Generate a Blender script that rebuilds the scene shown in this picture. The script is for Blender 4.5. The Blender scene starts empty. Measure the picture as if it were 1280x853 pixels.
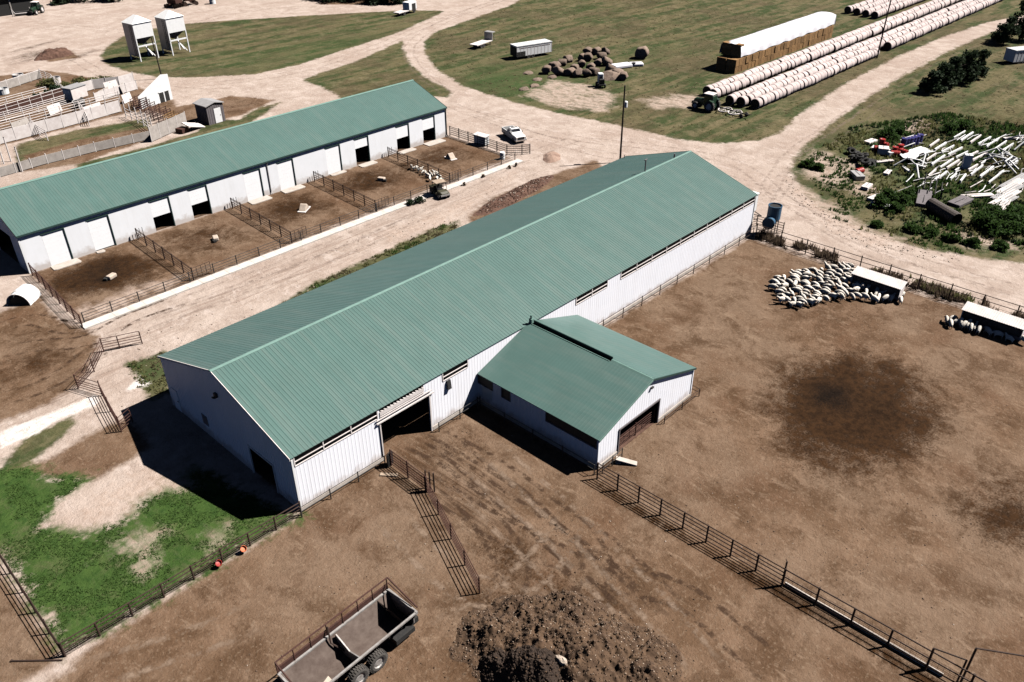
import bpy, bmesh, math, random
import numpy as np
from mathutils import Vector, Matrix
random.seed(7); rng = np.random.default_rng(11)
PI = math.pi
scene = bpy.context.scene
COL = scene.collection
# ------------------------------------------------------------------ camera
CAM = Vector((-20.321, -39.457, 40.390)); FPX = 1032.43
YAW, PITCH, ROLL = -0.8118, 1.00505, -0.0069
RM = Matrix.Rotation(YAW, 3, 'Z') @ Matrix.Rotation(PITCH, 3, 'X') @ Matrix.Rotation(ROLL, 3, 'Z')
cam_d = bpy.data.cameras.new('camera'); cam = bpy.data.objects.new('camera', cam_d); COL.objects.link(cam)
cam.matrix_world = Matrix.Translation(CAM) @ RM.to_4x4()
cam_d.sensor_fit = 'HORIZONTAL'; cam_d.sensor_width = 36; cam_d.lens = FPX/1280*36
cam_d.clip_start = .5; cam_d.clip_end = 6000
scene.camera = cam
def at(px, py, z=0.0):
    d = RM @ Vector(((px-640)/FPX, -(py-426.5)/FPX, -1))
    t = (z-CAM.z)/d.z
    return CAM + d*t
def at2(px, py): v = at(px, py); return (v.x, v.y)
# ------------------------------------------------------------------ light
SUN = Vector((.509, -.370, .777)).normalized()
w = bpy.data.worlds.new('World'); scene.world = w; w.use_nodes = True
nt = w.node_tree; bg = nt.nodes['Background']
sky = nt.nodes.new('ShaderNodeTexSky'); sky.sky_type = 'NISHITA'; sky.sun_disc = False
sky.sun_elevation = math.asin(SUN.z); sky.sun_rotation = math.atan2(SUN.x, SUN.y)
sky.altitude = 5000; sky.air_density = .22; sky.dust_density = .02
nt.links.new(sky.outputs[0], bg.inputs[0]); bg.inputs[1].default_value = .05
ld = bpy.data.lights.new('sun', 'SUN'); lo = bpy.data.objects.new('sun', ld); COL.objects.link(lo)
ld.energy = 5; ld.angle = math.radians(.5); ld.color = (1, .955, .9)
lo.rotation_euler = SUN.to_track_quat('Z', 'Y').to_euler(); lo.location = (40, -40, 90)
vs = scene.view_settings; vs.view_transform = 'Standard'; vs.look = 'None'; vs.gamma = 1; vs.exposure = .95; vs.use_curve_mapping = False
scene.render.engine = 'CYCLES'
scene.cycles.diffuse_bounces = 0; scene.cycles.max_bounces = 4
# ------------------------------------------------------------------ materials
def mat(name, col, rough=.7, metal=0, col2=None, scale=3., bump=0., detail=6, spec=.3, aniso=None):
    m = bpy.data.materials.new(name); m.use_nodes = True; t = m.node_tree; b = t.nodes['Principled BSDF']
    b.inputs['Roughness'].default_value = rough; b.inputs['Metallic'].default_value = metal
    b.inputs['Specular IOR Level'].default_value = spec
    if col2 is None: col2 = tuple(c*.8 for c in col)
    tc = t.nodes.new('ShaderNodeTexCoord'); mp = t.nodes.new('ShaderNodeMapping')
    if aniso: mp.inputs['Scale'].default_value = aniso
    t.links.new(tc.outputs['Object'], mp.inputs[0])
    n = t.nodes.new('ShaderNodeTexNoise'); n.inputs['Scale'].default_value = scale; n.inputs['Detail'].default_value = detail
    n.inputs['Roughness'].default_value = .65
    t.links.new(mp.outputs[0], n.inputs['Vector'])
    r = t.nodes.new('ShaderNodeMapRange'); r.inputs[1].default_value = .3; r.inputs[2].default_value = .7
    t.links.new(n.outputs[0], r.inputs[0])
    mx = t.nodes.new('ShaderNodeMix'); mx.data_type = 'RGBA'
    mx.inputs[6].default_value = (*col, 1); mx.inputs[7].default_value = (*col2, 1)
    t.links.new(r.outputs[0], mx.inputs[0]); t.links.new(mx.outputs[2], b.inputs['Base Color'])
    if bump:
        bp = t.nodes.new('ShaderNodeBump'); bp.inputs['Strength'].default_value = bump; bp.inputs['Distance'].default_value = .1
        t.links.new(n.outputs[0], bp.inputs['Height']); t.links.new(bp.outputs[0], b.inputs['Normal'])
    return m
M = {}
M['roof'] = mat('green roof metal', (.080, .143, .129), .40, 0, (.070, .126, .113), .5, 0, spec=.45)
M['roof_trim'] = mat('green trim', (.15, .25, .22), .4, 0, None, 2)
M['dark_trim'] = mat('dark green trim', (.03, .06, .055), .5, 0, None, 2)
M['wall'] = mat('white painted metal wall', (.90, .90, .95), .5, 0, (.85, .86, .92), .7, 0, spec=.4)
M['door_white'] = mat('white door panel', (.93, .93, .95), .45, 0, (.88, .88, .9), 1.2)
M['wall_grey'] = mat('pale grey painted wall', (.84, .845, .88), .55, 0, (.79, .80, .83), .7, 0, spec=.3)
M['concrete'] = mat('concrete', (.50, .45, .41), .9, 0, (.36, .31, .27), 1.4, .3)
M['lime'] = mat('pale concrete', (.60, .56, .53), .9, 0, (.45, .40, .36), 1.0, .2)
M['black'] = mat('dark rubber', (.015, .015, .016), .8, 0, (.03, .028, .026), 6)
M['tyre'] = mat('tyre rubber', (.05, .047, .045), .9, 0, (.09, .08, .07), 5, .3)
M['rust'] = mat('rusty pipe', (.055, .03, .022), .75, .0, (.03, .02, .016), 6)
M['rust_red'] = mat('rust red steel', (.075, .03, .022), .75, 0, (.04, .02, .016), 5)
M['steel'] = mat('dark steel', (.05, .05, .052), .6, .2, (.03, .028, .027), 5)
M['galv'] = mat('galvanised sheet', (.46, .45, .45), .45, .3, (.36, .35, .35), 1.5)
M['galv_dark'] = mat('weathered grey wood', (.16, .14, .15), .8, 0, (.11, .10, .10), 3)
M['white'] = mat('white paint', (.80, .80, .80), .5, 0, (.68, .68, .68), 2)
M['offwhite'] = mat('off white board', (.70, .65, .63), .8, 0, (.54, .48, .46), 1.5)
M['greyboard'] = mat('grey board', (.42, .38, .35), .85, 0, (.28, .25, .23), 1.5)
M['glass'] = mat('dark glass', (.015, .018, .022), .08, 0, (.02, .022, .028), 1, spec=.6)
M['chrome'] = mat('chrome', (.6, .6, .6), .25, .9)
M['red'] = mat('red plastic', (.36, .025, .022), .5, 0, (.22, .02, .016), 3)
M['blue'] = mat('blue plastic', (.035, .03, .15), .5, 0, (.025, .025, .10), 3)
M['orange'] = mat('orange rubber', (.60, .16, .07), .6, 0, (.45, .12, .05), 3)
M['tankblue'] = mat('blue green painted steel', (.04, .11, .19), .5, 0, (.03, .08, .14), 2)
M['wood'] = mat('weathered plank', (.42, .33, .25), .9, 0, (.24, .18, .135), 3)
M['pole'] = mat('utility pole wood', (.045, .032, .026), .9, 0, (.03, .022, .018), 5)
M['hay_white'] = mat('net wrapped bale', (.56, .475, .46), .85, 0, (.44, .36, .345), 4., .2)
M['hay_end'] = mat('bale end hay', (.10, .065, .04), .95, 0, (.06, .04, .025), 6, .5)
M['hay_old'] = mat('old weathered hay', (.25, .19, .15), .95, 0, (.13, .09, .07), 2.5, .6)
M['hay_gold'] = mat('golden straw bale', (.30, .175, .075), .95, 0, (.17, .09, .035), 3, .5)
M['tarp'] = mat('white tarp', (.82, .81, .85), .5, 0, (.74, .73, .77), .5, .1)
M['wool'] = mat('sheep wool', (.82, .77, .70), .95, 0, (.68, .61, .53), 9, .6)
M['face'] = mat('sheep face', (.36, .28, .22), .85, 0, (.22, .16, .12), 9)
M['green_paint'] = mat('dark green paint', (.012, .035, .018), .45, 0, None, 3)
M['utv'] = mat('olive body', (.07, .065, .04), .55, 0, (.05, .045, .03), 4)
M['skid'] = mat('sun faded brown steel', (.11, .085, .075), .8, 0, (.07, .05, .042), 3)
M['trailer_in'] = mat('worn trailer bed', (.125, .095, .08), .75, .0, (.06, .04, .032), 1.4, .3)
M['trailer_rim'] = mat('bare steel rim', (.42, .41, .40), .5, .3, (.25, .22, .2), 4)
M['manure'] = mat('brown manure', (.115, .070, .041), .98, 0, (.036, .020, .012), 1.3, .9)
M['manure_shade'] = mat('shade black manure', (.022, .014, .010), .9, 0, (.05, .032, .022), 3.0, .9)  # black tone stands for shade in the manure pile's hollow
M['berm'] = mat('red brown soil', (.13, .072, .052), .98, 0, (.045, .022, .015), .9, 1.)
M['mound'] = mat('tan soil', (.34, .24, .19), .98, 0, (.16, .10, .075), .8, 1.)
M['rock'] = mat('pale rock', (.52, .44, .36), .9, 0, (.38, .3, .24), 2, .4)
M['clod'] = mat('soil clod', (.09, .055, .036), .95, 0, (.15, .10, .07), 1.5)
M['palestone'] = mat('pale stone', (.50, .42, .35), .95, 0, (.34, .27, .22), 1.5)
M['culvert'] = mat('brown culvert', (.075, .06, .055), .7, 0, (.05, .04, .036), 3)
def leafmat(name, c1, c2, scale, tr=.5):
    m = mat(name, c1, .75, 0, c2, scale, 0, spec=.15); t = m.node_tree; b = t.nodes['Principled BSDF']; out = t.nodes['Material Output']
    if tr:
        tl = t.nodes.new('ShaderNodeBsdfTranslucent'); ms = t.nodes.new('ShaderNodeMixShader'); ms.inputs[0].default_value = tr
        t.links.new(b.inputs['Base Color'].links[0].from_socket, tl.inputs[0]); t.links.new(b.outputs[0], ms.inputs[1]); t.links.new(tl.outputs[0], ms.inputs[2]); t.links.new(ms.outputs[0], out.inputs[0])
    return m
M['leaf_dark'] = leafmat('juniper foliage', (.016, .030, .015), (.034, .05, .024), .8, .25)
M['leaf_green'] = leafmat('weed foliage', (.028, .062, .014), (.06, .10, .028), .7)
M['leaf_lawn'] = leafmat('lawn blades', (.05, .10, .022), (.08, .14, .035), .5)
M['leaf_olive'] = leafmat('olive weeds', (.10, .115, .04), (.17, .155, .07), .6)
M['leaf_dry'] = leafmat('dry grass', (.20, .165, .095), (.10, .088, .045), .4)
M['leaf_brown'] = leafmat('dead weeds', (.085, .06, .042), (.16, .12, .085), .9)
M['bark'] = mat('bark', (.06, .045, .035), .9)
def weather(m, kind):
    # streaks running down the sheets and mud on the lowest half metre
    t = m.node_tree; b = t.nodes['Principled BSDF']; src = b.inputs['Base Color'].links[0].from_socket
    tc = t.nodes.new('ShaderNodeTexCoord'); mp = t.nodes.new('ShaderNodeMapping'); n = t.nodes.new('ShaderNodeTexNoise')
    mp.inputs['Scale'].default_value = (1.6, .12, .12) if kind == 'roof' else (1.5, 1.5, .18)
    n.inputs['Scale'].default_value = 1.; n.inputs['Detail'].default_value = 7; n.inputs['Roughness'].default_value = .7
    t.links.new(tc.outputs['Object'], mp.inputs[0]); t.links.new(mp.outputs[0], n.inputs['Vector'])
    r = t.nodes.new('ShaderNodeMapRange'); r.inputs[1].default_value = .46; r.inputs[2].default_value = .66; r.inputs[4].default_value = .22 if kind == 'roof' else .08
    t.links.new(n.outputs[0], r.inputs[0]); mx = t.nodes.new('ShaderNodeMix'); mx.data_type = 'RGBA'
    mx.inputs[7].default_value = (.17, .19, .17, 1) if kind == 'roof' else (.42, .36, .31, 1)
    t.links.new(r.outputs[0], mx.inputs[0]); t.links.new(src, mx.inputs[6]); o = mx.outputs[2]
    if kind == 'wall':
        sp = t.nodes.new('ShaderNodeSeparateXYZ'); t.links.new(tc.outputs['Object'], sp.inputs[0])
        n2 = t.nodes.new('ShaderNodeTexNoise'); n2.inputs['Scale'].default_value = 1.3; n2.inputs['Detail'].default_value = 6; t.links.new(tc.outputs['Object'], n2.inputs['Vector'])
        ad = t.nodes.new('ShaderNodeMath'); ad.operation = 'MULTIPLY_ADD'; ad.inputs[1].default_value = -1.6; t.links.new(n2.outputs[0], ad.inputs[0]); t.links.new(sp.outputs[2], ad.inputs[2])
        r2 = t.nodes.new('ShaderNodeMapRange'); r2.inputs[1].default_value = -.45; r2.inputs[2].default_value = .1; r2.inputs[3].default_value = .55; r2.inputs[4].default_value = 0
        t.links.new(ad.outputs[0], r2.inputs[0]); m2 = t.nodes.new('ShaderNodeMix'); m2.data_type = 'RGBA'; m2.inputs[7].default_value = (.36, .27, .21, 1)
        t.links.new(r2.outputs[0], m2.inputs[0]); t.links.new(o, m2.inputs[6]); o = m2.outputs[2]
    t.links.new(o, b.inputs['Base Color'])
weather(M['roof'], 'roof'); weather(M['wall'], 'wall'); weather(M['wall_grey'], 'wall')
def vary(m, amt):
    t = m.node_tree; b = t.nodes['Principled BSDF']; src = b.inputs['Base Color'].links[0].from_socket
    oi = t.nodes.new('ShaderNodeObjectInfo'); hs = t.nodes.new('ShaderNodeHueSaturation'); r = t.nodes.new('ShaderNodeMapRange')
    r.inputs[3].default_value = 1-amt; r.inputs[4].default_value = 1+amt*.5; t.links.new(oi.outputs['Random'], r.inputs[0]); t.links.new(r.outputs[0], hs.inputs['Value'])
    t.links.new(src, hs.inputs['Color']); t.links.new(hs.outputs[0], b.inputs['Base Color'])
vary(M['wool'], .28); vary(M['hay_old'], .3); vary(M['hay_gold'], .3); vary(M['hay_white'], .12)
# ------------------------------------------------------------------ mesh builder
class MB:
    def __init__(s): s.v = []; s.f = []; s.mi = []
    def add(s, vs_, fs_, mi=0):
        b = len(s.v); s.v += [tuple(v) for v in vs_]; s.f += [tuple(i+b for i in f) for f in fs_]; s.mi += [mi]*len(fs_); return s
    def quad(s, a, b, c, d, mi=0): return s.add([a, b, c, d], [(0, 1, 2, 3)], mi)
    def box(s, c, d, rz=0, mi=0, rx=0, ry=0):
        x, y, z = d[0]/2, d[1]/2, d[2]/2
        R_ = Matrix.Rotation(rz, 3, 'Z') @ Matrix.Rotation(ry, 3, 'Y') @ Matrix.Rotation(rx, 3, 'X')
        P = [Vector(c)+R_ @ Vector(q) for q in ((-x,-y,-z),(x,-y,-z),(x,y,-z),(-x,y,-z),(-x,-y,z),(x,-y,z),(x,y,z),(-x,y,z))]
        return s.add(P, [(3,2,1,0),(4,5,6,7),(0,1,5,4),(1,2,6,5),(2,3,7,6),(3,0,4,7)], mi)
    def b2(s, lo_, hi_, mi=0):
        return s.box([(a+b)/2 for a, b in zip(lo_, hi_)], [b-a for a, b in zip(lo_, hi_)], 0, mi)
    def tube(s, pts, r, n=6, mi=0, cap=True):
        pts = [Vector(p) for p in pts]; rs = r if isinstance(r, (list, tuple)) else [r]*len(pts)
        base = len(s.v); up = Vector((0, 0, 1)); V = []; F = []
        prev = None
        for i, p in enumerate(pts):
            d = (pts[min(i+1, len(pts)-1)]-pts[max(i-1, 0)]).normalized()
            a = d.cross(up if abs(d.z) < .95 else Vector((1, 0, 0))).normalized()
            if prev is not None:
                a2 = (prev - d*prev.dot(d))
                if a2.length > 1e-4: a = a2.normalized()
            prev = a; b = d.cross(a)
            for k in range(n):
                t = 2*PI*k/n; V.append(p+(a*math.cos(t)+b*math.sin(t))*rs[i])
        for i in range(len(pts)-1):
            for k in range(n):
                F.append((i*n+k, i*n+(k+1) % n, (i+1)*n+(k+1) % n, (i+1)*n+k))
        if cap: F.append(tuple(range(n-1, -1, -1))); F.append(tuple((len(pts)-1)*n+k for k in range(n)))
        return s.add(V, F, mi)
    def prism(s, poly, axis, a, b, mi=0):
        # polygon in the plane perpendicular to axis, from a to b
        def P(q, t):
            return {'x': (t, q[0], q[1]), 'y': (q[0], t, q[1]), 'z': (q[0], q[1], t)}[axis]
        n = len(poly); V = [P(q, a) for q in poly]+[P(q, b) for q in poly]
        F = [tuple(range(n-1, -1, -1)), tuple(range(n, 2*n))]+[(i, (i+1) % n, n+(i+1) % n, n+i) for i in range(n)]
        return s.add(V, F, mi)
    def ribs(s, O, u, nrm, s0, s1, lo_, hi_, pitch=.305, d=.028, up=Vector((0, 0, 1)), mi=0):
        # ribbed sheet: runs along u from s0 to s1; each line spans O+u*s+up*lo(s) .. up*hi(s)
        O = Vector(O); u = Vector(u); nrm = Vector(nrm); up = Vector(up)
        f0 = lo_ if callable(lo_) else (lambda t: lo_); f1 = hi_ if callable(hi_) else (lambda t: hi_)
        prof = [(0, 0), (.62, 0), (.70, 1), (.92, 1)]
        S = [(s0, 0)]
        k = math.floor(s0/pitch)
        while k*pitch < s1:
            for a, h in prof:
                t = (k+a)*pitch
                if s0 < t < s1: S.append((t, h*d))
            k += 1
        S.append((s1, 0)); V = []; F = []
        for t, h in S:
            b = O+u*t+nrm*h; V += [b+up*f0(t), b+up*f1(t)]
        for i in range(len(S)-1): F.append((2*i, 2*i+2, 2*i+3, 2*i+1))
        return s.add(V, F, mi)
    def lathe(s, prof, n=16, c=(0, 0, 0), mi=0, axis='z'):
        V = []; F = []
        for r, z in prof:
            for k in range(n):
                t = 2*PI*k/n; q = (r*math.cos(t), r*math.sin(t), z)
                if axis == 'x': q = (z, r*math.cos(t), r*math.sin(t))
                if axis == 'y': q = (r*math.cos(t), z, r*math.sin(t))
                V.append((q[0]+c[0], q[1]+c[1], q[2]+c[2]))
        for i in range(len(prof)-1):
            for k in range(n): F.append((i*n+k, i*n+(k+1) % n, (i+1)*n+(k+1) % n, (i+1)*n+k))
        return s.add(V, F, mi)
    def build(s, name, m, parent=None, smooth=False, loc=None, bevel=0):
        me = bpy.data.meshes.new(name); me.from_pydata(s.v, [], s.f)
        for mm in (m if isinstance(m, (list, tuple)) else [m]): me.materials.append(M[mm] if isinstance(mm, str) else mm)
        if any(s.mi): me.polygons.foreach_set('material_index', s.mi)
        if bevel:
            bm = bmesh.new(); bm.from_mesh(me)
            bmesh.ops.bevel(bm, geom=list(bm.edges), offset=bevel, segments=2, affect='EDGES', profile=.5)
            bm.to_mesh(me); bm.free()
        if smooth: me.polygons.foreach_set('use_smooth', [True]*len(me.polygons))
        me.update()
        o = bpy.data.objects.new(name, me); COL.objects.link(o)
        if parent: o.parent = parent
        if loc is not None: o.location = loc
        return o
def np_mesh(name, V, F, m, smooth=False):
    # V (n,3), F (k,3|4) arrays
    me = bpy.data.meshes.new(name); k = F.shape[1]
    me.vertices.add(len(V)); me.vertices.foreach_set('co', np.ascontiguousarray(V, np.float32).ravel())
    me.loops.add(F.size); me.loops.foreach_set('vertex_index', np.ascontiguousarray(F, np.int32).ravel())
    me.polygons.add(len(F)); me.polygons.foreach_set('loop_start', np.arange(0, F.size, k, dtype=np.int32))
    me.polygons.foreach_set('loop_total', np.full(len(F), k, np.int32))
    if smooth: me.polygons.foreach_set('use_smooth', np.ones(len(F), bool))
    me.materials.append(M[m] if isinstance(m, str) else m); me.update(calc_edges=True)
    o = bpy.data.objects.new(name, me); COL.objects.link(o); return o
def tag(o, label=None, cat=None, group=None, kind=None):
    if label: o['label'] = label
    if cat: o['category'] = cat
    if group: o['group'] = group
    if kind: o['kind'] = kind
    return o
def thing(name, label, cat, loc=(0, 0, 0), rz=0, group=None):
    o = bpy.data.objects.new(name, None); COL.objects.link(o); o.empty_display_size = .3
    o.location = loc; o.rotation_euler = (0, 0, rz); return tag(o, label, cat, group)
def dup(root, loc, rz=0, label=None, group=None, scale=None):
    r = root.copy(); COL.objects.link(r); r.location = loc; r.rotation_euler = (0, 0, rz)
    if scale: r.scale = (scale,)*3
    if label: r['label'] = label
    if group: r['group'] = group
    for ch in list(root.children):
        c = ch.copy(); COL.objects.link(c); c.parent = r
        for g in ch.children:
            d = g.copy(); COL.objects.link(d); d.parent = c
    return r
# ------------------------------------------------------------------ value noise on arrays
def vnoise(x, y, s, seed=0, oct_=4):
    out = np.zeros_like(x); amp = 1.; tot = 0
    for o_ in range(oct_):
        X = x/s; Y = y/s; i = np.floor(X).astype(np.int64); j = np.floor(Y).astype(np.int64); fx = X-i; fy = Y-j
        fx = fx*fx*(3-2*fx); fy = fy*fy*(3-2*fy)
        def h(a, b):
            n = (a*374761393+b*668265263+(seed+o_)*1442695041) & 0x7fffffff
            n = ((n ^ (n >> 13))*1274126177) & 0x7fffffff
            return ((n ^ (n >> 16)) & 0xffff)/65535.
        out += amp*((h(i, j)*(1-fx)+h(i+1, j)*fx)*(1-fy)+(h(i, j+1)*(1-fx)+h(i+1, j+1)*fx)*fy); tot += amp
        amp *= .5; s = s/2
    return out/tot
# ------------------------------------------------------------------ ground regions (outlines traced on the ground)
def W(L): return [at2(*q) for q in L]
REG = {
 'grass': [
  W([(125,70),(135,58),(152,46),(180,38),(230,30),(300,25),(380,20),(450,16),(520,13),(556,14),(540,22),(500,40),(430,63),(370,82),(318,93),(250,97),(200,97),(160,90),(135,82)]),
  W([(376,100),(440,79),(503,51),(504,62),(515,82),(540,102),(567,116),(560,122),(545,121),(530,118),(500,160),(440,130),(400,108)]),
  W([(700,-30),(640,6),(590,24),(545,40),(530,52),(531,66),(545,86),(575,106),(615,120),(660,132),(700,142),(740,150),(800,163),(850,175),(900,180),(950,176),(975,166),(1000,143),(1055,106),(1120,72),(1180,46),(1235,28),(1300,16),(1420,-20),(1300,-90),(900,-90)]),
  W([(1300,27),(1240,40),(1190,62),(1130,94),(1085,122),(1045,150),(1010,178),(988,205),(992,225),(1020,258),(1060,282),(1110,300),(1170,314),(1240,324),(1300,332),(1500,360),(1560,180),(1450,0)]),
  W([(350,380),(395,354),(470,319),(530,290),(572,276),(575,300),(440,360),(380,392)]),
  W([(160,455),(205,440),(215,490),(190,500),(170,480)]),
  W([(20,180),(110,160),(185,148),(190,165),(100,195),(20,215)]),
  W([(95,205),(180,185),(245,165),(262,150),(300,150),(320,135),(350,128),(300,165),(200,205),(110,225)]),
  W([(0,130),(80,108),(95,120),(40,135),(0,148)]),
  W([(0,580),(30,545),(90,520),(95,530),(45,575),(0,600)]),
 ],
 'lawn': [
  W([(-60,560),(0,585),(40,585),(75,592),(113,598),(95,615),(75,625),(60,645),(52,660),(95,668),(140,655),(170,640),(170,622),(200,612),(225,598),(240,580),(360,640),(374,650),(300,690),(80,820),(0,697),(-120,640)]),
 ],
 'brown': [
  # big pen, front yard, pens of the white barn, dirt left of the barns
  [(59.6,-.6),(59.8,-33),(70,-75),(10,-75),(-60,-75),(-60,-1.),(-16.3,-1.0),(-15.5,-.3),(0,-.2),(0,5),(17,5),(17,0),(29,0),(30,-.2)],
  W([(0,95),(50,88),(85,92),(170,108),(215,125),(236,150),(215,150),(190,138),(155,142),(80,162),(0,183),(-60,195),(-60,100)]),
  [(-16.1,11),(-15.9,0),(-60,-2),(-60,40),(-30,30)],
  [(1,50.8),(60.9,50.8),(60.7,37.3),(40,36.9),(20,36.6),(.5,36.3)],
  W([(0,390),(50,372),(75,400),(125,420),(115,450),(100,480),(60,505),(0,530),(-60,540),(-60,400)]),
  W([(0,590),(60,575),(110,545),(160,520),(190,560),(120,600),(70,600)]),
  W([(585,272),(620,245),(680,222),(745,200),(760,215),(680,260),(600,290)]),
  W([(30,195),(100,175),(180,160),(200,170),(100,205),(30,215)]),
  W([(0,100),(40,95),(70,105),(0,125)]),
  W([(215,135),(290,120),(345,125),(300,145),(230,160)]),
  W([(400,-20),(520,-20),(515,6),(400,6)]),
  W([(50,65),(85,62),(100,72),(60,78)]),
 ],
 'pale': [   # pale patches inside lawn/brown
  W([(90,645),(120,622),(165,600),(195,570),(240,585),(222,604),(190,620),(160,635),(120,652)]),
  W([(140,682),(170,668),(192,672),(178,686),(150,692)]),
  W([(168,708),(190,698),(195,704),(178,714)]),
  W([(185,605),(225,590),(240,605),(215,615)]),
  W([(262,672),(280,664),(280,671),(266,678)]),
  W([(95,392),(140,370),(200,350),(230,345),(160,385),(105,404)]),
  W([(485,290),(560,262),(610,235),(640,215),(640,225),(560,275),(490,300)]),
  W([(655,120),(690,100),(740,108),(770,118),(760,140),(700,135)]),
  W([(800,125),(850,118),(880,122),(860,135),(815,135)]),
  W([(990,225),(1040,255),(1090,285),(1130,300),(1100,310),(1040,285),(1000,250)]),
  W([(1015,185),(1075,205),(1085,225),(1040,235),(1000,215)]),
  W([(1200,290),(1260,300),(1270,312),(1210,310)]),
  W([(1060,225),(1095,235),(1110,250),(1070,245)]),
  W([(1150,150),(1100,165),(1130,172),(1170,160)]),
 ],
 'white': [
  W([(0,540),(60,518),(118,495),(122,505),(75,525),(40,545),(0,562)]),
  W([(155,488),(175,470),(187,480),(160,490)]),
 ],
}
def sdf(polys, X, Y, lim=6.):
    out = np.full(X.shape, -lim)
    for P in polys:
        P = np.array(P, float)
        m = (X > P[:,0].min()-lim) & (X < P[:,0].max()+lim) & (Y > P[:,1].min()-lim) & (Y < P[:,1].max()+lim)
        x = X[m]; y = Y[m]; d2 = np.full(x.shape, 1e9); ins = np.zeros(x.shape, bool)
        for i in range(len(P)):
            a = P[i]; b = P[(i+1) % len(P)]; e = b-a; L2 = e@e+1e-9
            t = np.clip(((x-a[0])*e[0]+(y-a[1])*e[1])/L2, 0, 1)
            d2 = np.minimum(d2, (x-a[0]-t*e[0])**2+(y-a[1]-t*e[1])**2)
            if a[1] != b[1]:
                c = ((a[1] > y) != (b[1] > y)) & (x < (b[0]-a[0])*(y-a[1])/(b[1]-a[1])+a[0]); ins ^= c
        d = np.sqrt(d2); d = np.where(ins, d, -d)
        out[m] = np.maximum(out[m], np.clip(d, -lim, lim))
    return out
xs = np.concatenate([[-3000,-900,-350,-160,-90,-55], np.arange(-40,70,.3), np.arange(70,285,.7), [300,330,400,600,1200,3500]])
ys = np.concatenate([[-3000,-900,-350,-160,-90,-72], np.arange(-60,62,.3), np.arange(62,265,.7), [285,330,420,700,1300,3500]])
GX, GY = np.meshgrid(xs, ys, indexing='ij'); shp = GX.shape; gx = GX.ravel(); gy = GY.ravel()
A = {k: sdf(v, gx, gy) for k, v in REG.items()}
far = (gx > 250) | (gy > 228) | (gx < -45) | (gy < -65)
A['grass'] = np.where(far & (A['brown'] < 0), 6., A['grass'])
def blob(x, y, rx, ry, rot=0, p=1.):
    c, s = math.cos(rot), math.sin(rot); dx = gx-x; dy = gy-y
    u = (c*dx+s*dy)/rx; v = (-s*dx+c*dy)/ry; return np.exp(-(u*u+v*v)**p)
dark = np.zeros_like(gx)
def addb(a, *b): 
    global dark; dark = np.maximum(dark, a*blob(*b))
addb(.80, 37.2, -22.6, 9.2, 6.6, .1, 1.7); addb(1.25, 37.4, -20.9, 4.4, 3.2, .3); addb(.55, 33.0, -36.0, 4.5, 4)
for cx_, a in ((7, 1.0), (18, .42), (30.5, .60), (43, .62), (55, .50)): addb(a, cx_-.8, 45.0, 5.2, 4.2, 0, 1.3)
addb(.3, 9, 40.5, 5, 2.0); addb(.4, 4, 47, 2.5, 2); addb(.35, 48.5, 46, 3, 2); addb(.25, 36, 46, 3, 3)
addb(.36, 4.5, -18, 6, 6); addb(.46, 6.6, -14.0, 1.8, 3.6); addb(.28, 12.2, -3.0, 2.5, 2.0); addb(.16, 48, -14, 5, 6); addb(.15, 40, -8, 8, 3)
addb(.34, -6, 33, 5, 3.5); addb(.3, -3, 37, 3, 3); addb(.3, -12, 36, 4, 4)
addb(.4, 39, 150, 7, 3.5, .6); addb(.28, 45, 142, 8, 1.5, .6); addb(.28, 42, 158, 12, 1.5, .4); addb(.22, 25, 160, 9, 3)
addb(.2, 88, 27, 3, .8); addb(.2, 83, 33, 2.5, .5); addb(.24, 77, -19, 3, .6, -1.2)
addb(.35, 52, 28, 8, 1.6); addb(.25, 48, 88, 8, 3); addb(.3, 64, 33, 2.5, 1.2, .5)
addb(.5, 104, -16, 9, 8); addb(.36, 92, -15, 5, 6); addb(.42, 112, -2, 6, 4); addb(.36, 95, -4, 4, 5); addb(.42, 121,-11,9,7)
# tracks along y (front yard) and along x (lane between the barns)
ty = np.maximum(blob(9, -6, 3.2, 6, 0, 2), .35*blob(6, -15, 3, 4)); tx = np.maximum(blob(25, 31, 40, 3.2, 0, 2), blob(-8, 27, 10, 6, .2, 2))
for k_ in range(28): addb(.5, 15.9, -13.4-k_, .55, .8)  # dark soil band that also paints in the pen fence's shadow strip
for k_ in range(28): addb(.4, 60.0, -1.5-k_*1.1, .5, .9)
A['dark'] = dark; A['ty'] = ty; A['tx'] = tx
# lush: greener grass near the scrap heap and by the triangle
lush = np.maximum.reduce([.9*blob(97, -12, 14, 14), blob(110, -16, 14, 14), .5*blob(90, 66, 14, 12), .45*blob(80, 110, 22, 10), .5*blob(30, 26, 14, 2.5), .9*blob(90, 62, 9, 12), .6*blob(1, 24, 4, 4), .4*blob(-8, 23, 6, 3), .35*blob(118, 58, 22, 5)])
A['lush'] = lush
fi, fj = np.meshgrid(np.arange(shp[0]-1), np.arange(shp[1]-1), indexing='ij')
q = (fi*shp[1]+fj).ravel(); quads = np.stack([q, q+shp[1], q+shp[1]+1, q+1], 1)
fm = {k: A[k][quads].mean(1) for k in ('grass', 'lawn', 'brown', 'pale')}
cls = np.zeros(len(quads), int)
cls[fm['grass'] > 0] = 1; cls[fm['brown'] > 0] = 2; cls[fm['lawn'] > 0] = 3
cls[(fm['pale'] > .4) & (cls == 3)] = 2
allV = np.stack([gx, gy, np.zeros_like(gx)], 1)
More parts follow.
